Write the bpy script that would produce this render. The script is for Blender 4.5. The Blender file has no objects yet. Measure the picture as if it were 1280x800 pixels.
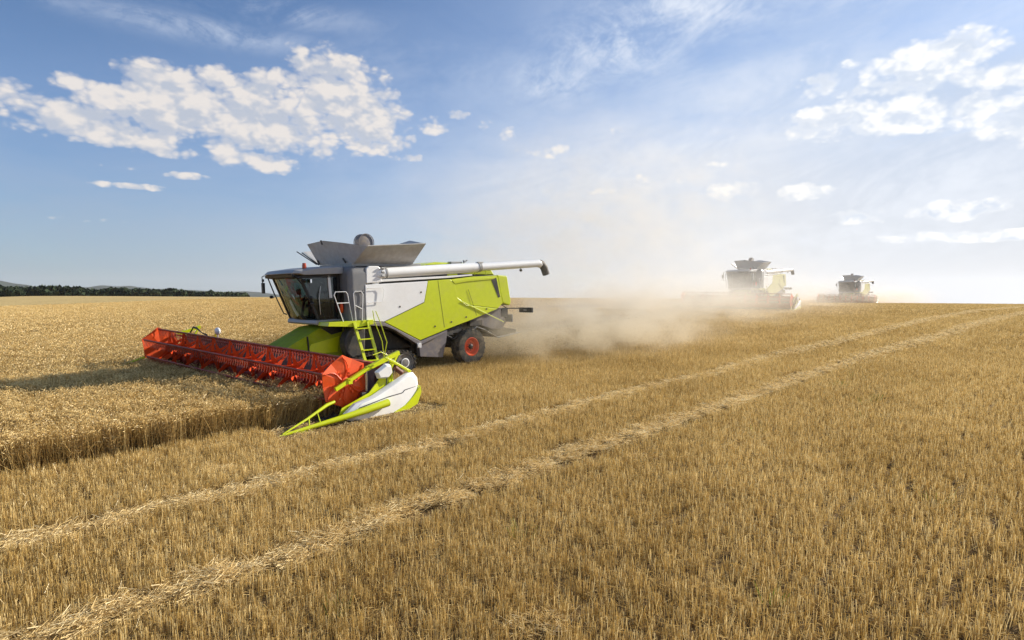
import bpy, bmesh, math, random
import numpy as np
from mathutils import Vector, Matrix, noise
R = math.radians
scene = bpy.context.scene
COL = scene.collection

# ------------------------------------------------------------------ camera, sky, sun, exposure
CAM_Z = 3.27
cam = bpy.data.cameras.new('camera')
cam.sensor_width = 36.0
cam.lens = 735.0 / 1280.0 * 36.0
cam.clip_start = 0.1
cam.clip_end = 20000.0
cam_o = bpy.data.objects.new('camera', cam)
cam_o.location = (0, 0, CAM_Z)
cam_o.rotation_euler = (R(90) - math.atan(31.0 / 735.0), 0, 0)
COL.objects.link(cam_o)
scene.camera = cam_o

SUN_DIR = Vector((0.875, 0.484, 0.0)).normalized()
SUN_ELEV = R(26)
SUN_STRENGTH = 5.0
SKY_STRENGTH = 0.085
EXPOSURE = 0.64
sun = bpy.data.lights.new('sun', 'SUN')
sun.energy = SUN_STRENGTH
sun.angle = R(0.5)
sun.color = (1.0, 0.92, 0.80)
sun_o = bpy.data.objects.new('sun', sun)
to_sun = Vector((SUN_DIR.x * math.cos(SUN_ELEV), SUN_DIR.y * math.cos(SUN_ELEV), math.sin(SUN_ELEV)))
sun_o.rotation_euler = to_sun.to_track_quat('Z', 'Y').to_euler()
sun_o.location = (60, 20, 60)
COL.objects.link(sun_o)

scene.view_settings.view_transform = 'Standard'
scene.view_settings.look = 'None'
scene.view_settings.exposure = EXPOSURE
scene.view_settings.gamma = 1.0
scene.view_settings.use_curve_mapping = False
scene.render.engine = 'CYCLES'
cy = scene.cycles
cy.max_bounces = 6
cy.diffuse_bounces = 3
cy.glossy_bounces = 3
cy.transmission_bounces = 5
cy.transparent_max_bounces = 12
cy.volume_bounces = 1
cy.use_denoising = True
cy.caustics_reflective = False
cy.caustics_refractive = False
try:
    cy.volume_step_rate = 1.0
    cy.volume_max_steps = 128
except Exception:
    pass


class NT:
    """small helper round a node tree"""
    def __init__(self, tree):
        self.t = tree; self.n = tree.nodes; self.l = tree.links
        self.n.clear()
    def new(self, kind, **kw):
        nd = self.n.new(kind)
        for k, v in kw.items():
            setattr(nd, k, v)
        return nd
    def link(self, a, b):
        self.l.new(a, b)
    def put(self, sock, v):
        if isinstance(v, bpy.types.NodeSocket):
            self.l.new(v, sock)
        elif v is not None:
            sock.default_value = v
    def math(self, op, a, b=None, c=None, clamp=False):
        nd = self.new('ShaderNodeMath', operation=op, use_clamp=clamp)
        self.put(nd.inputs[0], a)
        if b is not None: self.put(nd.inputs[1], b)
        if c is not None: self.put(nd.inputs[2], c)
        return nd.outputs[0]
    def vmath(self, op, a, b=None):
        nd = self.new('ShaderNodeVectorMath', operation=op)
        self.put(nd.inputs[0], a)
        if b is not None: self.put(nd.inputs[1], b)
        return nd.outputs['Value'] if op in ('DOT_PRODUCT', 'LENGTH') else nd.outputs['Vector']
    def comb(self, x, y, z):
        nd = self.new('ShaderNodeCombineXYZ')
        self.put(nd.inputs[0], x); self.put(nd.inputs[1], y); self.put(nd.inputs[2], z)
        return nd.outputs[0]
    def noise(self, vec, scale, detail=4, rough=0.55, dist=0.0, lac=2.0):
        nd = self.new('ShaderNodeTexNoise')
        self.put(nd.inputs['Vector'], vec)
        nd.inputs['Scale'].default_value = scale
        nd.inputs['Detail'].default_value = detail
        nd.inputs['Roughness'].default_value = rough
        nd.inputs['Lacunarity'].default_value = lac
        nd.inputs['Distortion'].default_value = dist
        return nd.outputs['Fac']
    def smooth(self, v, a, b, c=0.0, d=1.0):
        nd = self.new('ShaderNodeMapRange', interpolation_type='SMOOTHSTEP')
        self.put(nd.inputs['Value'], v)
        for k, q in zip(('From Min', 'From Max', 'To Min', 'To Max'), (a, b, c, d)):
            self.put(nd.inputs[k], q)
        return nd.outputs['Result']
    def mix(self, f, a, b, kind='MIX'):
        nd = self.new('ShaderNodeMix', data_type='RGBA', blend_type=kind)
        self.put(nd.inputs[0], f); self.put(nd.inputs[6], a); self.put(nd.inputs[7], b)
        return nd.outputs[2]


def px_azel(px, py):
    az = math.atan((px - 640) / 735.0)
    return az, math.atan((369 - py) / 735.0 * math.cos(az))


world = bpy.data.worlds.new('World')
scene.world = world
world.use_nodes = True
world.cycles.sampling_method = 'MANUAL'
world.cycles.sample_map_resolution = 256
w = NT(world.node_tree)
sky = w.new('ShaderNodeTexSky', sky_type='NISHITA')
sky.sun_disc = False
sky.sun_elevation = SUN_ELEV
sky.sun_rotation = math.atan2(SUN_DIR.x, SUN_DIR.y)
sky.altitude = 300
sky.air_density = 1.0
sky.dust_density = 0.6
sky.ozone_density = 6.0
tc = w.new('ShaderNodeTexCoord')
sep = w.new('ShaderNodeSeparateXYZ')
w.link(tc.outputs['Generated'], sep.inputs[0])
az = w.math('ARCTAN2', sep.outputs[0], sep.outputs[1])
el = w.math('ARCSINE', sep.outputs[2])
AE = w.comb(az, w.math('MULTIPLY', el, 1.0), 0.0)
skyc = w.mix(1.0, sky.outputs[0], (SKY_STRENGTH,) * 3 + (1,), 'MULTIPLY')


def blob_field(blobs):
    """union of soft ellipses in azimuth / elevation; each (px, py, rx, ry, weight) in degrees of the sky"""
    out = None
    for (px, py, rx, ry, wt) in blobs:
        a, e = px_azel(px, py)
        dx = w.math('DIVIDE', w.math('SUBTRACT', az, a), rx / 735.0 * math.cos(a) ** 2)
        dy = w.math('DIVIDE', w.math('SUBTRACT', el, e), ry / 735.0 * math.cos(a))
        r2 = w.math('ADD', w.math('MULTIPLY', dx, dx), w.math('MULTIPLY', dy, dy))
        v = w.math('MULTIPLY', w.math('POWER', 2.718, w.math('MULTIPLY', r2, -1.0)), wt)
        out = v if out is None else w.math('MAXIMUM', out, v)
    return out


def offset(vec, dx, dy):
    return w.vmath('ADD', vec, (dx, dy, 0.0))


# veil: thin high cloud, thicker towards the sun and the horizon
veil_n = w.noise(w.vmath('MULTIPLY', AE, (1.0, 3.2, 1.0)), 3.2, 7, 0.6, 0.6)
veil_az = w.smooth(az, -0.70, 0.75, 0.0, 1.0)
veil_el = w.smooth(el, 0.02, 0.48, 1.0, 0.0)
veil = w.math('ADD', w.math('MULTIPLY', veil_az, 0.40), w.math('MULTIPLY', veil_el, w.math('ADD', 0.55, w.math('MULTIPLY', veil_az, 0.42))))
veil = w.math('MULTIPLY', veil, w.smooth(veil_n, 0.25, 0.72, 0.72, 1.35), clamp=True)
hz_f = w.smooth(az, -0.72, 0.35)
low_c = w.mix(hz_f, (0.24, 0.29, 0.35, 1), (0.475, 0.495, 0.525, 1))
high_c = w.mix(hz_f, (0.22, 0.30, 0.46, 1), (0.37, 0.44, 0.56, 1))
c1 = w.mix(veil, skyc, w.mix(w.smooth(el, 0.0, 0.30), low_c, high_c))
# cirrus streaks
ROT = w.new('ShaderNodeMapping')
w.link(AE, ROT.inputs[0])
ROT.inputs['Rotation'].default_value = (0, 0, R(-14))
cir_n = w.noise(w.vmath('MULTIPLY', ROT.outputs[0], (1.0, 3.0, 1.0)), 4.5, 12, 0.66, 0.9)
rip = w.noise(w.vmath('MULTIPLY', ROT.outputs[0], (1.0, 1.3, 1.0)), 46.0, 5, 0.6, 0.5)
cir_n = w.math('ADD', cir_n, w.math('MULTIPLY', w.math('SUBTRACT', rip, 0.5), 0.30))
cir_b = blob_field([(260, 44, 150, 13, 0.75), (350, 22, 120, 14, 0.6), (90, 10, 60, 8, 0.4), (860, 20, 130, 34, 1.0), (770, 62, 80, 34, 1.05), (690, 105, 50, 24, 1.15), (960, 120, 170, 80, 0.5),
                    (560, 90, 160, 40, 0.22), (1000, 20, 200, 30, 0.4), (1150, 230, 260, 60, 0.8), (760, 230, 190, 40, 0.7), (900, 180, 260, 40, 0.55), (1200, 30, 150, 40, 0.3), (1050, 300, 300, 30, 0.7)])
cir = w.math('MULTIPLY', w.smooth(cir_n, 0.34, 0.70), cir_b, clamp=True)
c2 = w.mix(w.math('MULTIPLY', cir, 0.80), c1, w.mix(hz_f, (0.42, 0.47, 0.56, 1), (0.58, 0.61, 0.66, 1)))
# cumulus
CUMULUS = [
    # the long bank on the left
    (30, 128, 50, 26, 1.15), (90, 150, 80, 32, 1.25), (150, 120, 80, 24, 1.1), (160, 172, 70, 20, 1.15), (195, 105, 60, 26, 1.2), (240, 140, 110, 48, 1.3), (310, 112, 80, 26, 1.15), (330, 160, 110, 46, 1.35),
    (325, 200, 80, 20, 1.1), (410, 115, 70, 44, 1.35), (385, 88, 30, 16, 1.15), (445, 95, 46, 20, 1.2), (450, 150, 62, 44, 1.35), (490, 180, 36, 20, 1.0), (512, 198, 22, 8, 0.95),
    (210, 188, 60, 14, 0.9), (180, 235, 90, 6, 0.66), (110, 275, 90, 6, 0.62), (545, 160, 28, 14, 0.85), (570, 147, 22, 9, 0.8), (620, 165, 36, 16, 0.7), (150, 208, 60, 7, .7), (240, 222, 50, 7, .66),
    # the bright group on the right
    (1020, 112, 34, 16, 1.15), (1075, 150, 105, 24, 1.3), (1160, 75, 100, 26, 1.3), (1130, 108, 100, 18, 1.05), (1200, 140, 100, 26, 1.25), (1250, 98, 80, 22, 1.3), (1280, 150, 80, 30, 1.35),
    (1060, 85, 24, 9, 0.7), (1050, 170, 70, 12, 0.8),
    # small puffs
    (900, 206, 44, 7, 0.95), (915, 240, 46, 13, 1.0), (1000, 241, 42, 12, 1.0), (805, 224, 16, 9, 0.75), (850, 227, 10, 7, 0.7), (770, 165, 16, 9, 0.65), (690, 165, 26, 9, 0.6),
    (1080, 272, 70, 12, 0.95), (1175, 265, 100, 16, 1.0), (1240, 295, 90, 9, 1.0), (1130, 297, 60, 8, 0.9), (760, 240, 50, 10, 0.55), (680, 190, 60, 14, 0.6), (1020, 280, 60, 8, 0.55)]
cum_b = blob_field(CUMULUS)
CV = w.vmath('MULTIPLY', AE, (1.0, 1.55, 1.0))
def cum_noise(vec):
    """broad shape plus rounded billows"""
    base = w.noise(vec, 8.0, 10, 0.58, 0.1)
    v = w.new('ShaderNodeTexVoronoi', feature='F1', voronoi_dimensions='2D')
    w.put(v.inputs['Vector'], w.vmath('ADD', vec, w.vmath('MULTIPLY', w_warp, (0.02, 0.02, 0.0))))
    v.inputs['Scale'].default_value = 17.0
    v.inputs['Detail'].default_value = 2.0
    v.inputs['Roughness'].default_value = 0.60
    v.inputs['Lacunarity'].default_value = 2.3
    return w.math('ADD', w.math('MULTIPLY', base, 0.95), w.math('MULTIPLY', w.math('SUBTRACT', 0.55, v.outputs['Distance']), 0.55))
wt = w.new('ShaderNodeTexNoise'); w.put(wt.inputs['Vector'], CV); wt.inputs['Scale'].default_value = 30.0; wt.inputs['Detail'].default_value = 4
w_warp = w.vmath('SUBTRACT', wt.outputs['Color'], (0.5, 0.5, 0.5))
fine = w.noise(CV, 60.0, 8, 0.65, 0.3)
def cum_dens(vec, body):
    return w.math('SUBTRACT', w.math('ADD', w.math('MULTIPLY', body, 0.55), cum_noise(vec)), 0.650)
cum_keep = w.math('MULTIPLY', w.math('SUBTRACT', w.smooth(cum_b, 0.10, 0.55), 1.0), 0.40)      # no cloud away from the banks
dens0 = w.math('ADD', cum_dens(CV, cum_b), cum_keep)
dens1 = w.math('ADD', cum_dens(offset(CV, 0.012, 0.026), cum_b), cum_keep)        # one step towards the sun
dens = w.math('ADD', dens0, w.math('MULTIPLY', w.math('SUBTRACT', fine, 0.5), 0.12))
cum_a = w.smooth(dens, -0.14, 0.24)
lit = w.math('ADD', w.math('SUBTRACT', dens0, dens1), w.math('MULTIPLY', w.math('SUBTRACT', fine, 0.5), 0.06))
tone = w.smooth(lit, -0.20, 0.26)
thick = w.smooth(dens, 0.0, 0.22)
shade = w.math('MULTIPLY', w.math('ADD', w.math('MULTIPLY', thick, 0.65), 0.35), w.math('SUBTRACT', 1.0, tone))
rightness = w.smooth(az, -0.3, 0.6)
litc = w.mix(rightness, (0.57, 0.53, 0.495, 1), (0.68, 0.68, 0.675, 1))
shdc = w.mix(rightness, (0.35, 0.375, 0.43, 1), (0.45, 0.50, 0.58, 1))
cumc = w.mix(shade, litc, shdc)
c3 = w.mix(w.math('MULTIPLY', cum_a, 0.90), c2, cumc)
bg = w.new('ShaderNodeBackground')
w.link(c3, bg.inputs[0])
bg.inputs[1].default_value = 1.0
wo = w.new('ShaderNodeOutputWorld')
w.link(bg.outputs[0], wo.inputs[0])

# ------------------------------------------------------------------ terrain and the machine's own frame
BK = (0.7193, 0.6947)      # horizontal direction the harvesters come from
LF = (0.6947, -0.7193)     # left hand of a harvester driving towards the camera
MO = (-2.783, 24.896)      # rear axle of the nearest harvester
TT = [(-3000, -3.0), (-300, -1.0), (-60, -.6), (0, 0), (12, .36), (16, .46), (30, .95), (45, 1.60), (58, 1.92), (75, 1.95), (110, 1.86), (200, 0.2), (400, -5), (1000, -22), (3000, -80), (20000, -500)]
TX = np.array([p[0] for p in TT], float); TZ = np.array([p[1] for p in TT], float)


def H(x, y):
    t = BK[0] * np.asarray(x, float) + BK[1] * np.asarray(y, float)
    return (np.interp(t - 1.2, TX, TZ) + np.interp(t, TX, TZ) + np.interp(t + 1.2, TX, TZ)) / 3.0


def uv_of(x, y):
    dx = np.asarray(x) - MO[0]; dy = np.asarray(y) - MO[1]
    return -(dx * BK[0] + dy * BK[1]), dx * LF[0] + dy * LF[1]


def xy_of(u, v):
    return MO[0] - u * BK[0] + v * LF[0], MO[1] - u * BK[1] + v * LF[1]


def uncut(u, v):
    u = np.asarray(u, float); v = np.asarray(v, float)
    cut = 8.75 - 0.096 * v
    a = (v < 6.35) & (u > cut)
    b = (v < -6.5) & (u > -27)
    c = (v < -20.5)
    return a | b | c


# ------------------------------------------------------------------ materials
MATS = {}


def principled(name, color, rough=0.5, metal=0.0, spec=0.5, coat=0.0, vary=0.0, vscale=6.0, dust=0.0, bump=0.0, bscale=40.0):
    m = bpy.data.materials.new(name)
    m.use_nodes = True
    t = NT(m.node_tree)
    out = t.new('ShaderNodeOutputMaterial')
    p = t.new('ShaderNodeBsdfPrincipled')
    t.link(p.outputs[0], out.inputs[0])
    tcn = t.new('ShaderNodeTexCoord').outputs['Object']
    col = tuple(color) + (1,)
    if vary:
        n = t.noise(tcn, vscale, 5, 0.6)
        dark = tuple(c * (1 - vary) for c in color) + (1,)
        lite = tuple(min(1, c * (1 + vary * .5)) for c in color) + (1,)
        col = t.mix(t.smooth(n, 0.3, 0.7), dark, lite)
    if dust:
        n2 = t.noise(tcn, 2.2, 7, 0.68, 0.6)
        g = t.smooth(n2, 0.42, 0.74, 0.0, dust)
        col = t.mix(g, col, (0.42, 0.33, 0.20, 1))
        rr = t.math('ADD', rough, t.math('MULTIPLY', g, 0.4), clamp=True)
        t.put(p.inputs['Roughness'], rr)
    else:
        p.inputs['Roughness'].default_value = rough
    t.put(p.inputs['Base Color'], col)
    p.inputs['Metallic'].default_value = metal
    p.inputs['Specular IOR Level'].default_value = spec
    p.inputs['Coat Weight'].default_value = coat
    p.inputs['Coat Roughness'].default_value = 0.12
    if bump:
        b = t.new('ShaderNodeBump')
        b.inputs['Strength'].default_value = bump
        b.inputs['Distance'].default_value = 0.01
        t.link(t.noise(tcn, bscale, 4), b.inputs['Height'])
        t.link(b.outputs[0], p.inputs['Normal'])
    MATS[name] = m
    return m


M_WHITE = principled('white_paint', (0.88, 0.88, 0.86), 0.34, coat=0.2, vary=0.02, dust=0.08)
M_LIME = principled('lime_paint', (0.60, 0.68, 0.006), 0.34, coat=0.25, vary=0.04, dust=0.13)
M_RED = principled('red_paint', (0.86, 0.095, 0.012), 0.42, vary=0.12, dust=0.12)
M_REDD = principled('shaded_spider_red', (0.76, 0.070, 0.010), 0.65, spec=0.15, vary=0.15, dust=0.08)  # the reel red, darkened to paint in the shadow inside the reel
M_DRED = principled('dark_red_steel', (0.32, 0.032, 0.014), 0.5, vary=0.3, dust=0.35)
M_ORANGE = principled('rim_paint', (0.74, 0.085, 0.02), 0.42, vary=0.08, dust=0.25)
M_GREY = principled('grey_sheet_metal', (0.36, 0.355, 0.34), 0.45, vary=0.12, dust=0.3)
M_GREYP = principled('grey_paint', (0.33, 0.33, 0.33), 0.38, vary=0.06, dust=0.15)
M_TANK = principled('galvanised_tank_sheet', (0.52, 0.515, 0.50), 0.42, vary=0.12, dust=0.25)
M_GREYD = principled('dark_grey_paint', (0.17, 0.17, 0.172), 0.45, vary=0.06, dust=0.15)
M_MAUVE = principled('fender_plastic', (0.17, 0.155, 0.165), 0.5, vary=0.1, dust=0.45)
M_DARK = principled('dark_plastic', (0.035, 0.034, 0.035), 0.55, vary=0.2, dust=0.3)
M_LIMED = principled('shaded_dusty_lime_paint', (0.34, 0.42, 0.012), 0.7, spec=0.2, vary=0.15, dust=0.25)  # feeder house lime: shade of its front painted into the colour, plus dust
M_LIMEP = principled('glare_and_dust_paled_lime', (0.58, 0.56, 0.24), 0.7, spec=0.2, vary=0.1, dust=0.6)  # far machines' lime: glare and airborne dust painted in as paleness, plus coating dust
M_BLACK = principled('black_steel', (0.012, 0.012, 0.013), 0.5, vary=0.2, dust=0.12)
M_RUBBER = principled('rubber', (0.028, 0.027, 0.026), 0.8, vary=0.3, dust=0.5, bump=0.3)
M_STEEL = principled('bare_steel', (0.55, 0.54, 0.52), 0.35, metal=0.8, vary=0.2)
M_TRACKMETAL = principled('idler_steel', (0.20, 0.20, 0.20), 0.5, metal=0.3, vary=0.2, dust=0.4)
M_AMBER = principled('beacon_plastic', (0.45, 0.06, 0.02), 0.25)
M_SEAT = principled('seat_fabric', (0.03, 0.032, 0.035), 0.9)
M_CABIN = principled('cabin_lining', (0.22, 0.19, 0.14), 0.8)
M_LAMP = principled('lamp_glass', (0.75, 0.75, 0.75), 0.12, coat=0.5)
M_MIRROR = principled('mirror_glass', (0.7, 0.72, 0.75), 0.05, metal=1.0)
M_BRWN = principled('rust_brown_casting', (0.16, 0.05, 0.03), 0.6, vary=0.2)
M_SCREEN = principled('screen_panel', (0.10, 0.115, 0.095), 0.6, vary=0.25, dust=0.4)

gl = bpy.data.materials.new('tinted_glass'); gl.use_nodes = True
t = NT(gl.node_tree)
o_ = t.new('ShaderNodeOutputMaterial')
tr = t.new('ShaderNodeBsdfTransparent'); tr.inputs[0].default_value = (0.36, 0.44, 0.43, 1)
gs = t.new('ShaderNodeBsdfGlossy'); gs.inputs['Roughness'].default_value = 0.03; gs.inputs[0].default_value = (0.9, 0.95, 1, 1)
fr = t.new('ShaderNodeFresnel'); fr.inputs[0].default_value = 1.5
mx = t.new('ShaderNodeMixShader')
t.link(t.math('ADD', t.math('MULTIPLY', fr.outputs[0], 0.9), 0.02, clamp=True), mx.inputs[0])
t.link(tr.outputs[0], mx.inputs[1]); t.link(gs.outputs[0], mx.inputs[2]); t.link(mx.outputs[0], o_.inputs[0])
M_GLASS = gl


def straw_material(name, dark, mid, light, transl=0.3, green=0.0):
    m = bpy.data.materials.new(name); m.use_nodes = True
    t = NT(m.node_tree)
    out = t.new('ShaderNodeOutputMaterial')
    at = t.new('ShaderNodeAttribute'); at.attribute_name = 'tone'
    geo = t.new('ShaderNodeNewGeometry')
    p1 = t.noise(geo.outputs['Position'], 0.35, 4, 0.6)
    p2 = t.noise(geo.outputs['Position'], 2.6, 3, 0.6)
    ob = t.new('ShaderNodeObjectInfo')
    f = t.math('ADD', t.math('MULTIPLY', at.outputs['Fac'], 0.90), t.math('ADD', t.math('MULTIPLY', p1, 0.50), t.math('MULTIPLY', p2, 0.35)))
    f = t.math('SUBTRACT', f, 0.33, clamp=True)
    ramp = t.new('ShaderNodeValToRGB')
    e = ramp.color_ramp.elements
    e[0].position = 0.05; e[0].color = tuple(dark) + (1,)
    e[1].position = 0.95; e[1].color = tuple(light) + (1,)
    k = e.new(0.5); k.color = tuple(mid) + (1,)
    t.link(f, ramp.inputs[0])
    col = ramp.outputs[0]
    d = t.new('ShaderNodeBsdfDiffuse'); t.link(col, d.inputs[0])
    tl = t.new('ShaderNodeBsdfTranslucent'); t.link(col, tl.inputs[0])
    g = t.new('ShaderNodeBsdfGlossy'); g.inputs['Roughness'].default_value = 0.35; g.inputs[0].default_value = (1, 0.95, 0.82, 1)
    mx = t.new('ShaderNodeMixShader'); mx.inputs[0].default_value = transl
    t.link(d.outputs[0], mx.inputs[1]); t.link(tl.outputs[0], mx.inputs[2])
    m2 = t.new('ShaderNodeMixShader'); m2.inputs[0].default_value = 0.05
    t.link(mx.outputs[0], m2.inputs[1]); t.link(g.outputs[0], m2.inputs[2])
    t.link(m2.outputs[0], out.inputs[0])
    return m


M_STRAW = straw_material('stubble_straw', (0.19, 0.105, 0.030), (0.57, 0.385, 0.120), (0.98, 0.79, 0.40))
M_WHEAT = straw_material('ripe_wheat', (0.15, 0.080, 0.027), (0.56, 0.375, 0.125), (0.95, 0.76, 0.38), 0.25)
M_LITTER = straw_material('pale_straw', (0.28, 0.18, 0.065), (0.76, 0.57, 0.26), (0.98, 0.84, 0.52), 0.25)
M_WEED = straw_material('weed_leaf', (0.05, 0.09, 0.015), (0.13, 0.20, 0.03), (0.25, 0.32, 0.06), 0.3)


def ground_material():
    m = bpy.data.materials.new('field_soil'); m.use_nodes = True
    t = NT(m.node_tree)
    out = t.new('ShaderNodeOutputMaterial'); p = t.new('ShaderNodeBsdfPrincipled'); t.link(p.outputs[0], out.inputs[0])
    geo = t.new('ShaderNodeNewGeometry'); P = geo.outputs['Position']
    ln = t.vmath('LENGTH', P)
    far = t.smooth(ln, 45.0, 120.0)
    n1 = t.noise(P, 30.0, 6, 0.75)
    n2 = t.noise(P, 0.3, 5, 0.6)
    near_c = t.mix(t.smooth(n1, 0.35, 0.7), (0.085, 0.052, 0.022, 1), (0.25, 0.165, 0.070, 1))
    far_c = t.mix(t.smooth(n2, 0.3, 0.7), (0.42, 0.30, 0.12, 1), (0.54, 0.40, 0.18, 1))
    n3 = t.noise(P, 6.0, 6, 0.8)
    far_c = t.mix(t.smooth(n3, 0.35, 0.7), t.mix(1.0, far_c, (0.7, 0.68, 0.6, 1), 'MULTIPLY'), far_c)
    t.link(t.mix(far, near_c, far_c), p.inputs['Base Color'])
    p.inputs['Roughness'].default_value = 0.95
    p.inputs['Specular IOR Level'].default_value = 0.1
    b = t.new('ShaderNodeBump'); b.inputs['Strength'].default_value = 0.8; b.inputs['Distance'].default_value = 0.05
    t.link(t.noise(P, 14.0, 6, 0.7), b.inputs['Height']); t.link(b.outputs[0], p.inputs['Normal'])
    return m


def canopy_material():
    m = bpy.data.materials.new('wheat_ears_mass'); m.use_nodes = True
    t = NT(m.node_tree)
    out = t.new('ShaderNodeOutputMaterial'); p = t.new('ShaderNodeBsdfPrincipled'); t.link(p.outputs[0], out.inputs[0])
    geo = t.new('ShaderNodeNewGeometry'); P = geo.outputs['Position']
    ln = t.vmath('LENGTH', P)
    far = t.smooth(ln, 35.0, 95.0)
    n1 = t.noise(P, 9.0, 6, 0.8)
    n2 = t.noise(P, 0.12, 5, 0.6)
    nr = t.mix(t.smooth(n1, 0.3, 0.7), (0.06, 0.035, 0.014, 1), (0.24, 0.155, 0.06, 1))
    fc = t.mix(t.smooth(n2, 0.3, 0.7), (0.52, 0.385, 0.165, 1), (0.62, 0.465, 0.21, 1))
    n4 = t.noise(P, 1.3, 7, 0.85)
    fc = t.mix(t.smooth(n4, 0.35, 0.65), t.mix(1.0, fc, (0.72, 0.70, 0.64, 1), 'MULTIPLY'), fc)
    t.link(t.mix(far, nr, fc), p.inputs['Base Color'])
    p.inputs['Roughness'].default_value = 0.95; p.inputs['Specular IOR Level'].default_value = 0.1
    b = t.new('ShaderNodeBump'); b.inputs['Strength'].default_value = 0.7; b.inputs['Distance'].default_value = 0.12
    t.link(n1, b.inputs['Height']); t.link(b.outputs[0], p.inputs['Normal'])
    return m


# ------------------------------------------------------------------ mesh helpers
def link_mesh(name, me, mat, parent=None):
    if mat is not None:
        me.materials.append(mat)
    o = bpy.data.objects.new(name, me)
    COL.objects.link(o)
    if parent is not None:
        o.parent = parent
    return o


def rot_to(d):
    return Vector(d).normalized().to_track_quat('Z', 'Y').to_matrix()


APART = {'latch', 'panel_seam', 'rib', 'hood_grille', 'hinge', 'flange', 'auger_rest', 'cab_lamp', 'cab_pillar', 'drive_cover', 'elbow_bracket', 'rear_linkage', 'hydraulic_hose', 'drive_housing', 'lid_strut', 'side_mirror'}


class MB:
    def __init__(self):
        self.v = []; self.f = []
    def add(self, vs, fs):
        b = len(self.v)
        self.v += [tuple(x) for x in vs]
        self.f += [tuple(i + b for i in q) for q in fs]
        return self
    def box(self, c, s, m=None):
        c = Vector(c); hx, hy, hz = s[0] / 2, s[1] / 2, s[2] / 2
        vs = [Vector((x, y, z)) for x in (-hx, hx) for y in (-hy, hy) for z in (-hz, hz)]
        if m is not None: vs = [m @ q for q in vs]
        return self.add([q + c for q in vs], [(0, 1, 3, 2), (4, 6, 7, 5), (0, 4, 5, 1), (2, 3, 7, 6), (0, 2, 6, 4), (1, 5, 7, 3)])
    def bar(self, a, b, wx, wy, up=(0, 0, 1)):
        """rectangular bar from a to b"""
        a = Vector(a); b = Vector(b); d = (b - a).normalized(); up = Vector(up)
        s = d.cross(up)
        if s.length < 1e-4: s = d.cross(Vector((1, 0, 0)))
        s.normalize(); t_ = s.cross(d)
        vs = []
        for p in (a, b):
            for i, j in ((-1, -1), (1, -1), (1, 1), (-1, 1)):
                vs.append(p + s * i * wx / 2 + t_ * j * wy / 2)
        return self.add(vs, [(3, 2, 1, 0), (4, 5, 6, 7), (0, 1, 5, 4), (1, 2, 6, 5), (2, 3, 7, 6), (3, 0, 4, 7)])
    def tube(self, pts, r, n=8, cap=True):
        pts = [Vector(p) for p in pts]
        rs = r if isinstance(r, (list, tuple)) else [r] * len(pts)
        vs = []; fs = []
        ref = None
        for i, p in enumerate(pts):
            if i == 0: d = pts[1] - p
            elif i == len(pts) - 1: d = p - pts[i - 1]
            else: d = (pts[i + 1] - p).normalized() + (p - pts[i - 1]).normalized()
            d.normalize()
            if ref is None:
                ref = d.orthogonal().normalized()
            ref = (ref - d * ref.dot(d)).normalized()
            s = d.cross(ref)
            for k in range(n):
                a = 2 * math.pi * k / n
                vs.append(p + (ref * math.cos(a) + s * math.sin(a)) * rs[i])
        for i in range(len(pts) - 1):
            for k in range(n):
                fs.append((i * n + k, i * n + (k + 1) % n, (i + 1) * n + (k + 1) % n, (i + 1) * n + k))
        if cap:
            fs.append(tuple(range(n - 1, -1, -1)))
            fs.append(tuple((len(pts) - 1) * n + k for k in range(n)))
        return self.add(vs, fs)
    def prism(self, poly, y0, y1):
        """polygon in (x, z) carried from y0 to y1"""
        n = len(poly)
        vs = [(p[0], y0, p[1]) for p in poly] + [(p[0], y1, p[1]) for p in poly]
        fs = [tuple(range(n)), tuple(range(2 * n - 1, n - 1, -1))]
        fs += [(i, i + n, (i + 1) % n + n, (i + 1) % n) for i in range(n)]
        return self.add(vs, fs)
    def slab(self, quad, th):
        """a sheet through 3-D corner points with a thickness"""
        q = [Vector(p) for p in quad]
        nrm = (q[1] - q[0]).cross(q[2] - q[0]).normalized() * th / 2
        n = len(q)
        vs = [p + nrm for p in q] + [p - nrm for p in q]
        fs = [tuple(range(n)), tuple(range(2 * n - 1, n - 1, -1))]
        fs += [(i, i + n, (i + 1) % n + n, (i + 1) % n) for i in range(n)]
        return self.add(vs, fs)
    def lathe(self, prof, c, axis='Y', n=32, ang0=0.0):
        """profile of (radius, offset along the axis)"""
        vs = []; fs = []
        for (r, h) in prof:
            for k in range(n):
                a = 2 * math.pi * k / n + ang0
                ca, sa = r * math.cos(a), r * math.sin(a)
                if axis == 'Y': vs.append((c[0] + ca, c[1] + h, c[2] + sa))
                elif axis == 'X': vs.append((c[0] + h, c[1] + ca, c[2] + sa))
                else: vs.append((c[0] + ca, c[1] + sa, c[2] + h))
        for i in range(len(prof) - 1):
            for k in range(n):
                fs.append((i * n + k, i * n + (k + 1) % n, (i + 1) * n + (k + 1) % n, (i + 1) * n + k))
        fs.append(tuple(range(n - 1, -1, -1)))
        fs.append(tuple((len(prof) - 1) * n + k for k in range(n)))
        return self.add(vs, fs)
    def ball(self, c, r, n=12, m=8):
        rs = r if isinstance(r, (tuple, list)) else (r, r, r)
        prof = []
        vs = []; fs = []
        for i in range(m + 1):
            p = math.pi * i / m
            for k in range(n):
                a = 2 * math.pi * k / n
                vs.append((c[0] + rs[0] * math.sin(p) * math.cos(a), c[1] + rs[1] * math.sin(p) * math.sin(a), c[2] + rs[2] * math.cos(p)))
        for i in range(m):
            for k in range(n):
                fs.append((i * n + k, i * n + (k + 1) % n, (i + 1) * n + (k + 1) % n, (i + 1) * n + k))
        return self.add(vs, fs)
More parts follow.
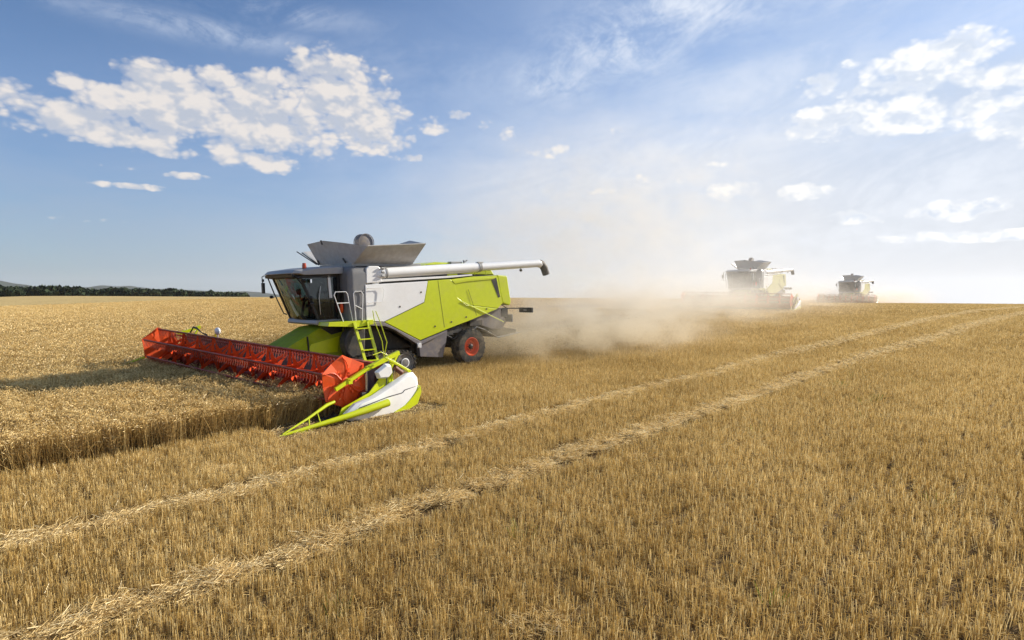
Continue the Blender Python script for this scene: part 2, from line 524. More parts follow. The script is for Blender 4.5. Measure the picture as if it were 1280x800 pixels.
    def islands(self):
        """one MB for every loose piece"""
        par = list(range(len(self.v)))
        def find(i):
            while par[i] != i:
                par[i] = par[par[i]]; i = par[i]
            return i
        for f in self.f:
            for k in f[1:]:
                a, b = find(f[0]), find(k)
                if a != b: par[b] = a
        out = {}
        for f in self.f: out.setdefault(find(f[0]), []).append(f)
        res = []
        for fs in out.values():
            ids = sorted({i for f in fs for i in f}); m = {i: k for k, i in enumerate(ids)}
            q = MB(); q.v = [self.v[i] for i in ids]; q.f = [tuple(m[i] for i in f) for f in fs]; res.append(q)
        return res
    def build(self, name, mat, parent=None, smooth=35, bevel=0.0, segs=2):
        if name in APART:
            parts = self.islands()
            if len(parts) > 1:
                return [q.build(name, mat, parent, smooth, bevel, segs) for q in parts][0]
        me = bpy.data.meshes.new(name)
        me.from_pydata(self.v, [], self.f)
        me.validate()
        bm = bmesh.new(); bm.from_mesh(me)
        bmesh.ops.remove_doubles(bm, verts=bm.verts, dist=1e-5)
        bmesh.ops.recalc_face_normals(bm, faces=bm.faces)
        bm.to_mesh(me); bm.free()
        if smooth:
            me.shade_smooth()
            me.set_sharp_from_angle(angle=R(smooth))
        o = link_mesh(name, me, mat, parent)
        if bevel:
            b = o.modifiers.new('bevel', 'BEVEL'); b.width = bevel; b.segments = segs; b.limit_method = 'ANGLE'; b.angle_limit = R(30)
            b.harden_normals = True
        return o


def tag(o, label=None, cat=None, group=None, kind=None):
    if label: o['label'] = label
    if cat: o['category'] = cat
    if group: o['group'] = group
    if kind: o['kind'] = kind
    return o


# ------------------------------------------------------------------ ground
rng = np.random.default_rng(7)
rad = [0.0] + list(np.geomspace(1.5, 9000, 110))
NA = 180
vs = [(0, 0, float(H(0, 0)))]; fs = []
for r_ in rad[1:]:
    for k in range(NA):
        a = 2 * math.pi * k / NA
        x, y = r_ * math.sin(a), r_ * math.cos(a)
        vs.append((x, y, float(H(x, y))))
for k in range(NA):
    fs.append((0, 1 + (k + 1) % NA, 1 + k))
for i in range(len(rad) - 2):
    for k in range(NA):
        a0 = 1 + i * NA
        fs.append((a0 + k, a0 + (k + 1) % NA, a0 + NA + (k + 1) % NA, a0 + NA + k))
me = bpy.data.meshes.new('ground'); me.from_pydata(vs, [], fs); me.shade_smooth()
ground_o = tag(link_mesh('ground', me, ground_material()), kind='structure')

# the solid mass of the standing wheat, below its ears (the ears themselves are the blades further down)
def canopy_sheet():
    verts = {}; faces = []; V = []
    def vid(u, v, top):
        k = (round(u, 3), round(v, 3), top)
        if k not in verts:
            x, y = xy_of(u, v)
            far = min(1.0, max(0.0, (math.hypot(x, y) - 50) / 60))
            z = float(H(x, y)) + ((0.30 + 0.30 * far) if top else -0.05)
            verts[k] = len(V); V.append((x, y, z))
        return verts[k]
    us = list(np.arange(-60, 9.2, 3.0)) + list(np.arange(9.2, 60, 2.5)) + list(np.geomspace(60, 2500, 26))
    us = [-3000, -1500, -800, -400, -200, -140, -100, -80] + us
    vsx = list(-np.geomspace(60, 3000, 26)[::-1]) + list(np.arange(-58, 6.0, 2.0)) + [5.95]
    cells = set()
    for i in range(len(us) - 1):
        for j in range(len(vsx) - 1):
            uc, vc = (us[i] + us[i + 1]) / 2, (vsx[j] + vsx[j + 1]) / 2
            if uncut(us[i] - 0.3, vc) and uncut(us[i + 1], vc) and uncut(us[i] - .3, vsx[j + 1]):
                cells.add((i, j))
    for (i, j) in cells:
        faces.append((vid(us[i], vsx[j], 1), vid(us[i + 1], vsx[j], 1), vid(us[i + 1], vsx[j + 1], 1), vid(us[i], vsx[j + 1], 1)))
        for (di, dj, a, b) in ((-1, 0, (i, j), (i, j + 1)), (1, 0, (i + 1, j + 1), (i + 1, j)), (0, -1, (i + 1, j), (i, j)), (0, 1, (i, j + 1), (i + 1, j + 1))):
            if (i + di, j + dj) not in cells:
                p, q = a, b
                faces.append((vid(us[p[0]], vsx[p[1]], 1), vid(us[q[0]], vsx[q[1]], 1), vid(us[q[0]], vsx[q[1]], 0), vid(us[p[0]], vsx[p[1]], 0)))
    me = bpy.data.meshes.new('wheat_stand'); me.from_pydata(V, [], faces)
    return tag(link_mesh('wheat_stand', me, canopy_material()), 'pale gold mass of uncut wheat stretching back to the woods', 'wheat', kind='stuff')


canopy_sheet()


# ------------------------------------------------------------------ blades: stubble, wheat and straw are meshes of real blades, laid out as tiles
def ribbon(base, d, L, wd, rnd, bend=0.0):
    """thin blade as two quads"""
    side = Vector((math.cos(rnd), math.sin(rnd), 0)).cross(d)
    if side.length < 1e-3: side = Vector((1, 0, 0))
    side.normalize()
    return base, d, side


class Blades:
    def __init__(self):
        self.v = []; self.f = []; self.t = []
    def blade(self, p, q, wd, tone, face, w2=None):
        d = (q[0] - p[0], q[1] - p[1], q[2] - p[2])
        cx, cy = math.cos(face), math.sin(face)
        # side = d x something horizontal
        sx, sy, sz = d[1] * 0 - d[2] * cy, d[2] * cx - d[0] * 0, d[0] * cy - d[1] * cx
        n = math.sqrt(sx * sx + sy * sy + sz * sz) or 1
        sx, sy, sz = sx / n * wd / 2, sy / n * wd / 2, sz / n * wd / 2
        k = 1.0 if w2 is None else w2 / wd
        b = len(self.v)
        self.v += [(p[0] - sx, p[1] - sy, p[2] - sz), (p[0] + sx, p[1] + sy, p[2] + sz), (q[0] + sx * k, q[1] + sy * k, q[2] + sz * k), (q[0] - sx * k, q[1] - sy * k, q[2] - sz * k)]
        self.f.append((b, b + 1, b + 2, b + 3)); self.t.append(tone)
    def ear(self, p, d, L, wd, tone):
        """a wheat ear: two crossed diamonds"""
        q = (p[0] + d[0] * L, p[1] + d[1] * L, p[2] + d[2] * L)
        m = (p[0] + d[0] * L * .45, p[1] + d[1] * L * .45, p[2] + d[2] * L * .45)
        for a in (random.random() * 3.14,):
            for da in (0, 1.57):
                cx, cy = math.cos(a + da), math.sin(a + da)
                sx, sy, sz = -d[2] * cy, d[2] * cx, d[0] * cy - d[1] * cx
                n = math.sqrt(sx * sx + sy * sy + sz * sz) or 1
                sx, sy, sz = sx / n * wd / 2, sy / n * wd / 2, sz / n * wd / 2
                b = len(self.v)
                self.v += [p, (m[0] + sx, m[1] + sy, m[2] + sz), q, (m[0] - sx, m[1] - sy, m[2] - sz)]
                self.f.append((b, b + 1, b + 2, b + 3)); self.t.append(tone)


def stubble_tile(B, S, n_st, n_lit, wd, rows=True):
    """cut stalks stand in drilled rows, a few to each plant, with chopped straw lying between them"""
    nr = int(round(S / 0.125)); i = 0
    while i < n_st:
        y0 = (random.randrange(nr) + 0.5) * 0.125 - S / 2 + random.gauss(0, 0.020); x0 = random.uniform(-S / 2, S / 2)
        k = random.randint(2, 6); hb = random.gauss(0.135, 0.026); tb = random.uniform(-.22, .22); la = random.random() * 6.283; ll = abs(random.gauss(0, .14))
        for _ in range(k):
            x, y = x0 + random.gauss(0, .018), y0 + random.gauss(0, .014)
            h = max(.06, hb + random.gauss(0, 0.028))
            a = la + random.gauss(0, .9); l = abs(ll + random.gauss(0, 0.09))
            B.blade((x, y, -0.03), (x + math.cos(a) * l * h, y + math.sin(a) * l * h, h), wd * random.uniform(.7, 1.3), min(1, max(0, random.betavariate(2.2, 2.0) + tb)), random.random() * 3.14)
            i += 1
    for i in range(n_lit):
        x, y = random.uniform(-S / 2, S / 2), random.uniform(-S / 2, S / 2)
        a = random.random() * 6.283; L = random.uniform(.04, .18); z = random.uniform(.0, .08)
        B.blade((x, y, z), (x + math.cos(a) * L, y + math.sin(a) * L, z + random.uniform(-.03, .07)), wd * random.uniform(.6, 1.1), random.betavariate(2.4, 2.0), a + 1.57 + random.uniform(-.9, .9))


def wheat_tile(B, S, n, wd, full):
    z0 = -0.03 if full else 0.20
    nt = max(3, int(S * S * 26))
    tufts = [(random.uniform(-S / 2, S / 2), random.uniform(-S / 2, S / 2), random.gauss(0, .045), random.random() * 6.283, random.uniform(.0, .30), random.uniform(-.16, .16)) for _ in range(nt)]
    for i in range(n):
        tu = random.choice(tufts)
        x, y = tu[0] + random.gauss(0, .075), tu[1] + random.gauss(0, .075)
        x = (x + S / 2) % S - S / 2; y = (y + S / 2) % S - S / 2
        h = 0.60 + tu[2] + random.gauss(0, 0.025)
        a = tu[3] + random.gauss(0, .6); l = abs(tu[4] + random.gauss(0, 0.10))
        if full and random.random() < .10: l += random.uniform(.1, .6)
        q = (x + math.cos(a) * l * h, y + math.sin(a) * l * h, h * math.cos(min(l, 1)))
        t_ = min(1, max(0, random.betavariate(2, 2.2) + tu[5]))
        B.blade((x, y, z0), q, wd * random.uniform(.7, 1.2), t_ * .75, random.random() * 3.14)
        a2 = a + random.uniform(-1, 1); tilt = random.uniform(.3, 2.0)
        d = (math.cos(a2) * math.sin(tilt), math.sin(a2) * math.sin(tilt), math.cos(tilt))
        B.ear(q, d, random.uniform(.06, .09), wd * 2.5, min(1, t_ + .28))
        if random.random() < .35:
            zz = random.uniform(.25, .5); a3 = random.random() * 6.283
            B.blade((x, y, zz), (x + math.cos(a3) * .12, y + math.sin(a3) * .12, zz - .05), wd * 1.6, random.betavariate(2, 3), a3 + 1.57, wd * .5)


def litter_tile(B, S, n, wd):
    """flattened, bleached straw, lying and leaning in low uneven tufts"""
    tufts = [(random.uniform(-S / 2, S / 2), random.gauss(0, S * .19), random.uniform(.02, .11), random.random() * 6.283, random.uniform(-.3, .15)) for _ in range(12)]
    for i in range(n):
        tx, ty, th, ta, tt = random.choice(tufts)
        x = tx + random.gauss(0, .07); y = ty + random.gauss(0, .07)
        z = random.uniform(0, th)
        a = random.gauss(ta, 1.1); L = random.uniform(.05, .17)
        B.blade((x, y, z), (x + math.cos(a) * L, y + math.sin(a) * L, z + random.uniform(-.05, .06)), wd * random.uniform(.7, 1.3), min(1, max(0, random.betavariate(2.6, 1.8) + tt)), a + 1.57 + random.uniform(-.8, .8))


def scatter_object(name, tiles, pts, rots, scl, mat, label, cat):
    """one mesh object holding the tiles and loose points; its geometry nodes put a tile on every point"""
    verts = []; faces = []; tone = []; tid_v = []
    for k, B in enumerate(tiles):
        b = len(verts)
        verts += B.v; faces += [tuple(i + b for i in f) for f in B.f]; tone += B.t
        tid_v += [k] * len(B.v)
    n0 = len(verts); npt = len(pts)
    me = bpy.data.meshes.new(name)
    allv = np.zeros((n0 + npt, 3), np.float32)
    allv[:n0] = np.array(verts, np.float32); allv[n0:] = pts
    nf = len(faces)
    me.vertices.add(n0 + npt); me.vertices.foreach_set('co', allv.ravel())
    me.loops.add(4 * nf); me.loops.foreach_set('vertex_index', np.array(faces, np.int32).ravel())
    me.polygons.add(nf); me.polygons.foreach_set('loop_start', np.arange(0, 4 * nf, 4, dtype=np.int32))
    me.update(calc_edges=True)
    K = len(tiles)
    tid = np.concatenate([np.array(tid_v, np.int32), 1000 + rng.integers(0, K, npt).astype(np.int32)])
    if isinstance(scl, tuple):       # (scale array, class array): class chooses its own range of tiles
        cls, ranges = scl
        pick = np.zeros(npt, np.int32)
        for c, (a, b) in enumerate(ranges):
            mk = cls == c
            pick[mk] = rng.integers(a, b, mk.sum())
        tid[n0:] = 1000 + pick
    A = me.attributes.new('tid', 'INT', 'POINT'); A.data.foreach_set('value', tid)
    A = me.attributes.new('rot', 'FLOAT_VECTOR', 'POINT')
    rr = np.zeros((n0 + npt, 3), np.float32); rr[n0:] = rots; A.data.foreach_set('vector', rr.ravel())
    A = me.attributes.new('tone', 'FLOAT', 'FACE'); A.data.foreach_set('value', np.array(tone, np.float32))
    o = link_mesh(name, me, mat)
    g = bpy.data.node_groups.new(name + '_scatter', 'GeometryNodeTree')
    g.interface.new_socket('Geometry', in_out='INPUT', socket_type='NodeSocketGeometry')
    g.interface.new_socket('Geometry', in_out='OUTPUT', socket_type='NodeSocketGeometry')
    N, L = g.nodes, g.links
    gi = N.new('NodeGroupInput'); go = N.new('NodeGroupOutput'); join = N.new('GeometryNodeJoinGeometry')
    at = N.new('GeometryNodeInputNamedAttribute'); at.data_type = 'INT'; at.inputs[0].default_value = 'tid'
    ra = N.new('GeometryNodeInputNamedAttribute'); ra.data_type = 'FLOAT_VECTOR'; ra.inputs[0].default_value = 'rot'
    er = N.new('FunctionNodeEulerToRotation'); L.new(ra.outputs[0], er.inputs[0])
    def eq(val):
        c = N.new('FunctionNodeCompare'); c.data_type = 'INT'; c.operation = 'EQUAL'
        L.new(at.outputs[0], c.inputs[2]); c.inputs[3].default_value = val
        return c.outputs[0]
    for k in range(K):
        s1 = N.new('GeometryNodeSeparateGeometry'); s1.domain = 'POINT'
        L.new(gi.outputs[0], s1.inputs[0]); L.new(eq(k), s1.inputs[1])
        s2 = N.new('GeometryNodeSeparateGeometry'); s2.domain = 'POINT'
        L.new(gi.outputs[0], s2.inputs[0]); L.new(eq(1000 + k), s2.inputs[1])
        ip = N.new('GeometryNodeInstanceOnPoints')
        L.new(s2.outputs[0], ip.inputs['Points']); L.new(s1.outputs[0], ip.inputs['Instance'])
        L.new(er.outputs[0], ip.inputs['Rotation'])
        L.new(ip.outputs[0], join.inputs[0])
    L.new(join.outputs[0], go.inputs[0])
    md = o.modifiers.new('scatter', 'NODES'); md.node_group = g
    return tag(o, label, cat, kind='stuff')


def tile_points(S, dmin, dmax, want):
    """grid of tile centres in the harvesters' own directions, kept inside the wedge that a camera here could see"""
    k = int(math.ceil(dmax * 1.5 / S))
    gu, gv = np.meshgrid(np.arange(-k, k + 1) * S, np.arange(-k, k + 1) * S)
    gu = gu.ravel().astype(float); gv = gv.ravel().astype(float)
    x, y = xy_of(gu, gv)
    c0u, c0v = uv_of(0, 0)
    d = np.hypot(x, y)
    azm = np.abs(np.arctan2(x, y))
    keep = (d >= dmin) & (d < dmax) & ((azm < R(47)) | (d < 9) & (azm < R(62))) & (y > 1.2)
    keep &= want(gu, gv)
    return gu[keep], gv[keep]


def place(gu, gv, jitter, rows=True):
    n = len(gu)
    x, y = xy_of(gu + rng.uniform(-jitter, jitter, n), gv + rng.uniform(-jitter, jitter, n))
    z = H(x, y)
    rz = math.atan2(BK[1], BK[0]) + (rng.integers(0, 2, n) * math.pi if rows else rng.integers(0, 4, n) * math.pi / 2)
    # tilt with the slope
    e = 0.5
    sx = (H(x + e, y) - H(x - e, y)) / (2 * e); sy = (H(x, y + e) - H(x, y - e)) / (2 * e)
    rots = np.zeros((n, 3))
    for i in range(n):
        nrm = Vector((-sx[i], -sy[i], 1)).normalized()
        q = Vector((0, 0, 1)).rotation_difference(nrm) @ Matrix.Rotation(rz[i], 3, 'Z').to_quaternion()
        rots[i] = q.to_euler()
    return np.stack([x, y, z], 1), rots


TRACKS = [12.85, 10.2]
def track_v(u, base):
    u = np.asarray(u, float)
    bend = np.where(u < -8, (-(u + 8)) * (0.065 if base > 11 else 0.05), 0.0)
    return base + bend + 0.05 * np.sin(u * .55 + base) + 0.03 * np.sin(u * 1.7)


def in_track(u, v, hw):
    m = np.zeros(np.shape(u), bool)
    for b in TRACKS:
        m |= np.abs(v - track_v(u, b)) < hw * (1.0 if b > 11 else .8)
    return m


random.seed(3)
near_t = []
for k in range(6):
    B = Blades(); stubble_tile(B, 0.5, 390, 120, 0.0040); near_t.append(B)
mid_t = []
for k in range(5):
    B = Blades(); stubble_tile(B, 1.0, 800, 260, 0.0062); mid_t.append(B)
far_t = []
for k in range(4):
    B = Blades(); stubble_tile(B, 2.0, 1200, 420, 0.012); far_t.append(B)
not_crop = lambda u, v: ~uncut(u, v)
shield_area = lambda u, v: (u > 5.7) & (u < 10.5) & (v > 6.2) & (v < 7.8)
g1 = tile_points(0.5, 1.5, 30, lambda u, v: not_crop(u, v) & ~in_track(u, v, 0.30) & ~shield_area(u, v))
g2 = tile_points(1.0, 30, 52, lambda u, v: not_crop(u, v))
g3 = tile_points(2.0, 52, 150, lambda u, v: not_crop(u, v))
P, Q, C = [], [], []
for c, ((gu, gv), j) in enumerate(((g1, .06), (g2, .08), (g3, .2))):
    p, q = place(gu, gv, j); P.append(p); Q.append(q); C.append(np.full(len(p), c))
scatter_object('stubble', near_t + mid_t + far_t, np.concatenate(P), np.concatenate(Q), (np.concatenate(C), [(0, 6), (6, 11), (11, 15)]), M_STRAW,
               'short golden stubble left standing across the harvested ground', 'stubble')

# bleached straw pressed down along the two wheel tracks
lt = []
for k in range(6):
    B = Blades(); litter_tile(B, 0.62, 480, 0.0062); lt.append(B)
for k in range(4):
    B = Blades(); litter_tile(B, 0.9, 330, 0.014); lt.append(B)
gu, gv, cc = [], [], []
for b in TRACKS:
    for u in np.arange(-70, 19, 0.24):
        v = float(track_v(u, b)); x, y = xy_of(u, v); d = math.hypot(x, y)
        dens = 1.0 if b > 11 else 0.62
        if y < 1 or abs(math.atan2(x, y)) > R(50): continue
        if d > 45 and rng.random() < .15: continue
        gu.append(u + rng.uniform(-.1, .1)); gv.append(v + rng.uniform(-.09, .09)); cc.append(0 if d < 24 else 1)
SINK0 = len(gu)
for u in np.arange(5.8, 10.5, .35):
    for v in (6.3, 6.6, 6.9, 7.3, 7.6):
        gu.append(u); gv.append(v); cc.append(0)
SINK1 = len(gu)
# thin bleached patches elsewhere, and the old wheel track low on the right
for i in range(26):
    u = rng.uniform(-30, 12); v = rng.uniform(7, 24)
    gu.append(u); gv.append(v); cc.append(0)
p, q = place(np.array(gu), np.array(gv), 0.0)
q[:, 2] += rng.normal(0, .25, len(q))
p[SINK0:SINK1, 2] -= .085
p[:SINK0, 2] += .035
far_m = np.hypot(p[:SINK0, 0], p[:SINK0, 1]) > 26; p[:SINK0, 2][far_m] += .05
scatter_object('straw_tracks', lt, p, q, (np.array(cc), [(0, 6), (6, 10)]), M_LITTER,
               'bleached straw pressed flat in two wheel tracks running back across the stubble', 'straw')

# standing wheat
we = []
for k in range(5):
    B = Blades(); wheat_tile(B, 0.5, 150, 0.0052, True); we.append(B)
for k in range(5):
    B = Blades(); wheat_tile(B, 0.5, 135, 0.0058, False); we.append(B)
for k in range(4):
    B = Blades(); wheat_tile(B, 1.0, 260, 0.011, False); we.append(B)
for k in range(4):
    B = Blades(); wheat_tile(B, 2.0, 420, 0.022, False); we.append(B)
def near_edge(u, v):
    return (v > 4.9) | (u < 10.2 - .096 * v)
is_crop = lambda u, v: uncut(u, v)
ge = tile_points(0.5, 1.5, 26, lambda u, v: is_crop(u, v) & near_edge(u, v) & (u > 0))
ge2 = tile_points(0.5, 1.5, 26, lambda u, v: is_crop(u, v) & (v > 5.3) & (u > 0))
gi_ = tile_points(0.5, 1.5, 26, lambda u, v: is_crop(u, v) & ~(near_edge(u, v) & (u > 0)))
gm = tile_points(1.0, 26, 52, is_crop)
gf = tile_points(2.0, 52, 170, is_crop)
P, Q, C = [], [], []
for (gu, gv), j, c in ((ge, .05, 0), (ge2, .12, 0), (gi_, .06, 1), (gm, .1, 2), (gf, .3, 3)):
    p, q = place(gu, gv, j, False); P.append(p); Q.append(q); C.append(np.full(len(p), c))
scatter_object('wheat', we, np.concatenate(P), np.concatenate(Q), (np.concatenate(C), [(0, 5), (5, 10), (10, 14), (14, 18)]), M_WHEAT,
               'ripe uncut wheat with bent ears standing in front of the reel', 'wheat')

# a few green weeds among the stubble
B = Blades()
for (u, v, n) in [(-2.0, 24.0, 60)] + [(rng.uniform(-6, 13), rng.uniform(14, 23), 16) for _ in range(26)] + [(13.2, 15.2, 30)]:
    x0, y0 = xy_of(u, v); z0 = float(H(x0, y0))
    for i in range(n):
        a = random.random() * 6.28; r_ = random.uniform(0, .16)
        x, y = x0 + math.cos(a) * r_, y0 + math.sin(a) * r_; hh = random.uniform(.08, .26)
        B.blade((x, y, z0), (x + math.cos(a) * .08, y + math.sin(a) * .08, z0 + hh), .012, random.random(), random.random() * 3.1, .004)
me = bpy.data.meshes.new('weeds'); me.from_pydata(B.v, [], B.f)
A = me.attributes.new('tone', 'FLOAT', 'FACE'); A.data.foreach_set('value', np.array(B.t, np.float32))
tag(link_mesh('weeds', me, M_WEED), 'thin scatter of small green weeds coming up among the stubble', 'weeds', kind='stuff')

# ------------------------------------------------------------------ far woods and hills
def hills():
    V = []; F = []
    n = 120
    for layer, (D, amp, seed) in enumerate(((3600, 66, 1.0), (5200, 100, 7.0))):
        b = len(V)
        for i in range(n + 1):
            a = R(-60) + (R(-21) - R(-60)) * i / n
            fade = min(1, (n - i) / 26) ** .8
            hh = amp * (0.62 + 0.55 * noise.noise(Vector((a * 9, seed, 0))) + 0.10 * noise.noise(Vector((a * 60, seed, 3)))) * fade
            if layer == 1: hh += 42 * math.exp(-((a - R(-42.5)) / R(1.6)) ** 2)
            x, y = math.sin(a) * D, math.cos(a) * D
            V += [(x * .86, y * .86, -8), (x, y, -4 + hh), (x * 1.3, y * 1.3, -20)]
        for i in range(n):
            p = b + i * 3
            F += [(p, p + 3, p + 4, p + 1), (p + 1, p + 4, p + 5, p + 2)]
    me = bpy.data.meshes.new('hills'); me.from_pydata(V, [], F); me.shade_smooth()
    m = principled('hill_woods', (0.045, 0.06, 0.045), 0.95, vary=0.4, vscale=0.01)
    return tag(link_mesh('hills', me, m), kind='structure')


hills()


def woods():
    m = bpy.data.materials.new('woodland_leaves'); m.use_nodes = True
    t = NT(m.node_tree)
    out = t.new('ShaderNodeOutputMaterial'); d = t.new('ShaderNodeBsdfDiffuse'); t.link(d.outputs[0], out.inputs[0])
    at = t.new('ShaderNodeAttribute'); at.attribute_name = 'tone'
    t.link(t.mix(at.outputs['Fac'], (0.018, 0.028, 0.018, 1), (0.050, 0.066, 0.036, 1)), d.inputs[0])
    V = []; F = []; T = []
    rd = random.Random(5)
    for i in range(430):
        f = (i / 430.0) ** 1.25
        a = R(-50) + (R(-24.3) - R(-50)) * f
        D = 620 + 150 * f + rd.uniform(0, 50)
        x, y = math.sin(a) * D, math.cos(a) * D
        z = float(H(x, y)); hgt = rd.uniform(5.5, 10.5) * (1 + .45 * noise.noise(Vector((a * 22, 2, 0)))) * (1.08 - .25 * f); rw = rd.uniform(3.0, 6.0)
        tn = rd.random()
        # trunk
        b = len(V)
        for k in range(4):
            V.append((x + .35 * math.cos(k * 1.57), y + .35 * math.sin(k * 1.57), z - 1))
        V.append((x, y, z + hgt * .8))
        for k in range(4): F.append((b + k, b + (k + 1) % 4, b + 4, b + 4)); T.append(0.1)
        for j in range(46):
            th = rd.random() * 6.283; ph = math.acos(rd.uniform(-1, 1)); rr = rd.uniform(.55, 1.0)
            cx = x + rw * rr * math.sin(ph) * math.cos(th); cy_ = y + rw * rr * math.sin(ph) * math.sin(th)
            cz = z + hgt * .55 + hgt * .45 * rr * math.cos(ph)
            s = rd.uniform(.9, 1.9)
            ax = Vector((rd.gauss(0, 1), rd.gauss(0, 1), rd.gauss(0, 1))).normalized(); o1 = ax.orthogonal().normalized(); o2 = ax.cross(o1)
            b = len(V)
            for (p_, q_) in ((-1, -.7), (.8, -1), (1, .9), (-.7, 1)):
                V.append((cx + s * (o1.x * p_ + o2.x * q_), cy_ + s * (o1.y * p_ + o2.y * q_), max(z, cz + s * (o1.z * p_ + o2.z * q_))))
            F.append((b, b + 1, b + 2, b + 3)); T.append(min(1, max(0, tn + rd.uniform(-.3, .3))))
    me = bpy.data.meshes.new('woodland')
    F = [f if f[2] != f[3] else f[:3] for f in F]
    me.from_pydata(V, [], F)
    A = me.attributes.new('tone', 'FLOAT', 'FACE'); A.data.foreach_set('value', np.array(T, np.float32))
    return tag(link_mesh('woodland', me, m), 'dark line of woods on the left horizon behind the wheat', 'woods', kind='stuff')


woods()

# ------------------------------------------------------------------ the combine harvester
def machine_matrix(x, y, z, yaw, pitch):
    yaw, pitch = R(yaw), R(pitch)
    F = Vector((-math.sin(yaw) * math.cos(pitch), -math.cos(yaw) * math.cos(pitch), -math.sin(pitch)))
    L = Vector((math.cos(yaw), -math.sin(yaw), 0)); U = F.cross(L)
    return Matrix(((F.x, L.x, U.x, x), (F.y, L.y, U.y, y), (F.z, L.z, U.z, z), (0, 0, 0, 1)))


def circle(cx, cz, r, n, a0=0.0, a1=2 * math.pi):
    return [(cx + r * math.cos(a0 + (a1 - a0) * i / n), cz + r * math.sin(a0 + (a1 - a0) * i / n)) for i in range(n)]


def hull(pts):
    pts = sorted(set((round(a, 5), round(b, 5)) for a, b in pts))
    def half(ps):
        h = []
        for p in ps:
            while len(h) >= 2 and (h[-1][0] - h[-2][0]) * (p[1] - h[-2][1]) - (h[-1][1] - h[-2][1]) * (p[0] - h[-2][0]) <= 0:
                h.pop()
            h.append(p)
        return h
    a = half(pts); b = half(pts[::-1])
    return a[:-1] + b[:-1]


def track_unit(root, side):
    """rubber belt round two idlers with a carrying frame; side +1 left, -1 right"""
    y0, y1 = (1.12, 1.75) if side > 0 else (-1.75, -1.12)
    ids = [(3.2, .44, .38), (5.05, .44, .38)]
    cen = []
    for (cx, cz, r) in ids: cen += circle(cx, cz, r, 28)
    cen += circle(4.15, 0.50, .38, 28)
    loop = hull(cen); n = len(loop)
    def off(d):
        out = []
        for i in range(n):
            p0, p1, p2 = loop[i - 1], loop[i], loop[(i + 1) % n]
            tx, tz = p2[0] - p0[0], p2[1] - p0[1]; l = math.hypot(tx, tz)
            out.append((p1[0] + tz / l * d, p1[1] - tx / l * d))
        return out
    inner, outer = off(0.0), off(0.045)
    B = MB(); vs = []; fs = []
    for (p, q) in zip(inner, outer): vs += [(p[0], y0, p[1]), (p[0], y1, p[1]), (q[0], y1, q[1]), (q[0], y0, q[1])]
    for i in range(n):
        a, b = i * 4, ((i + 1) % n) * 4
        for k in range(4): fs.append((a + k, b + k, b + (k + 1) % 4, a + (k + 1) % 4))
    B.add(vs, fs)
    # lugs by arc length
    per = [0]
    for i in range(n): per.append(per[-1] + math.dist(outer[i], outer[(i + 1) % n]))
    nl = 40
    for k in range(nl):
        s = per[-1] * k / nl; i = 0
        while per[i + 1] < s: i += 1
        f = (s - per[i]) / max(1e-6, per[i + 1] - per[i]); p, q = outer[i], outer[(i + 1) % n]
        x, z = p[0] + (q[0] - p[0]) * f, p[1] + (q[1] - p[1]) * f
        tx, tz = q[0] - p[0], q[1] - p[1]; l = math.hypot(tx, tz) or 1; tx /= l; tz /= l
        nx, nz = tz, -tx
        for (ya, yb, dy) in ((y0 - .01, (y0 + y1) / 2 - .03, 1), ((y0 + y1) / 2 + .03, y1 + .01, -1)):
            vs = []
            for (yy, sh) in ((ya, .05 * dy), (yb, -.05 * dy)):
                for (t_, h) in ((-.035, 0), (.035, 0), (.022, .045), (-.022, .045)):
                    vs.append((x + tx * (t_ + sh) + nx * h, yy, z + tz * (t_ + sh) + nz * h))
            B.add(vs, [(0, 1, 2, 3), (7, 6, 5, 4), (0, 4, 5, 1), (1, 5, 6, 2), (2, 6, 7, 3), (3, 7, 4, 0)])
    belt = B.build('track_belt', M_RUBBER, root, smooth=25)
    for (cx, cz, r) in ids + [(3.82, .20, .15), (4.42, .20, .15), (4.15, .60, .27)]:
        W = MB()
        ym = (y0 + y1) / 2
        for (ya, yb) in ((y0 + .03, ym - .07), (ym + .07, y1 - .03)):
            h = yb - ya
            W.lathe([(r * .30, 0), (r * .42, .03), (r * .80, .035), (r * .86, 0), (r - .003, 0), (r - .003, h), (r * .86, h), (r * .80, h - .045), (r * .42, h - .06), (r * .36, h + .01), (r * .16, h + .02)], (cx, ya, cz), 'Y', 28)
        w_ = W.build('track_wheel', M_TRACKMETAL, belt)
        if r > .3 and side > 0:
            Hb = MB(); Hb.lathe([(.165, 0), (.175, .02), (.14, .03), (.12, .015), (.05, .02)], (cx, y1 - .055, cz), 'Y', 24); Hb.build('hub_ring', M_WHITE, belt)
            return_h = w_
    Fm = MB()
    Fm.prism([(3.3, .40), (4.95, .40), (4.7, .62), (3.6, .62)], (y0 + y1) / 2 - .05, (y0 + y1) / 2 + .05)
    Fm.build('track_frame', M_DARK, belt, bevel=.01)
    return belt


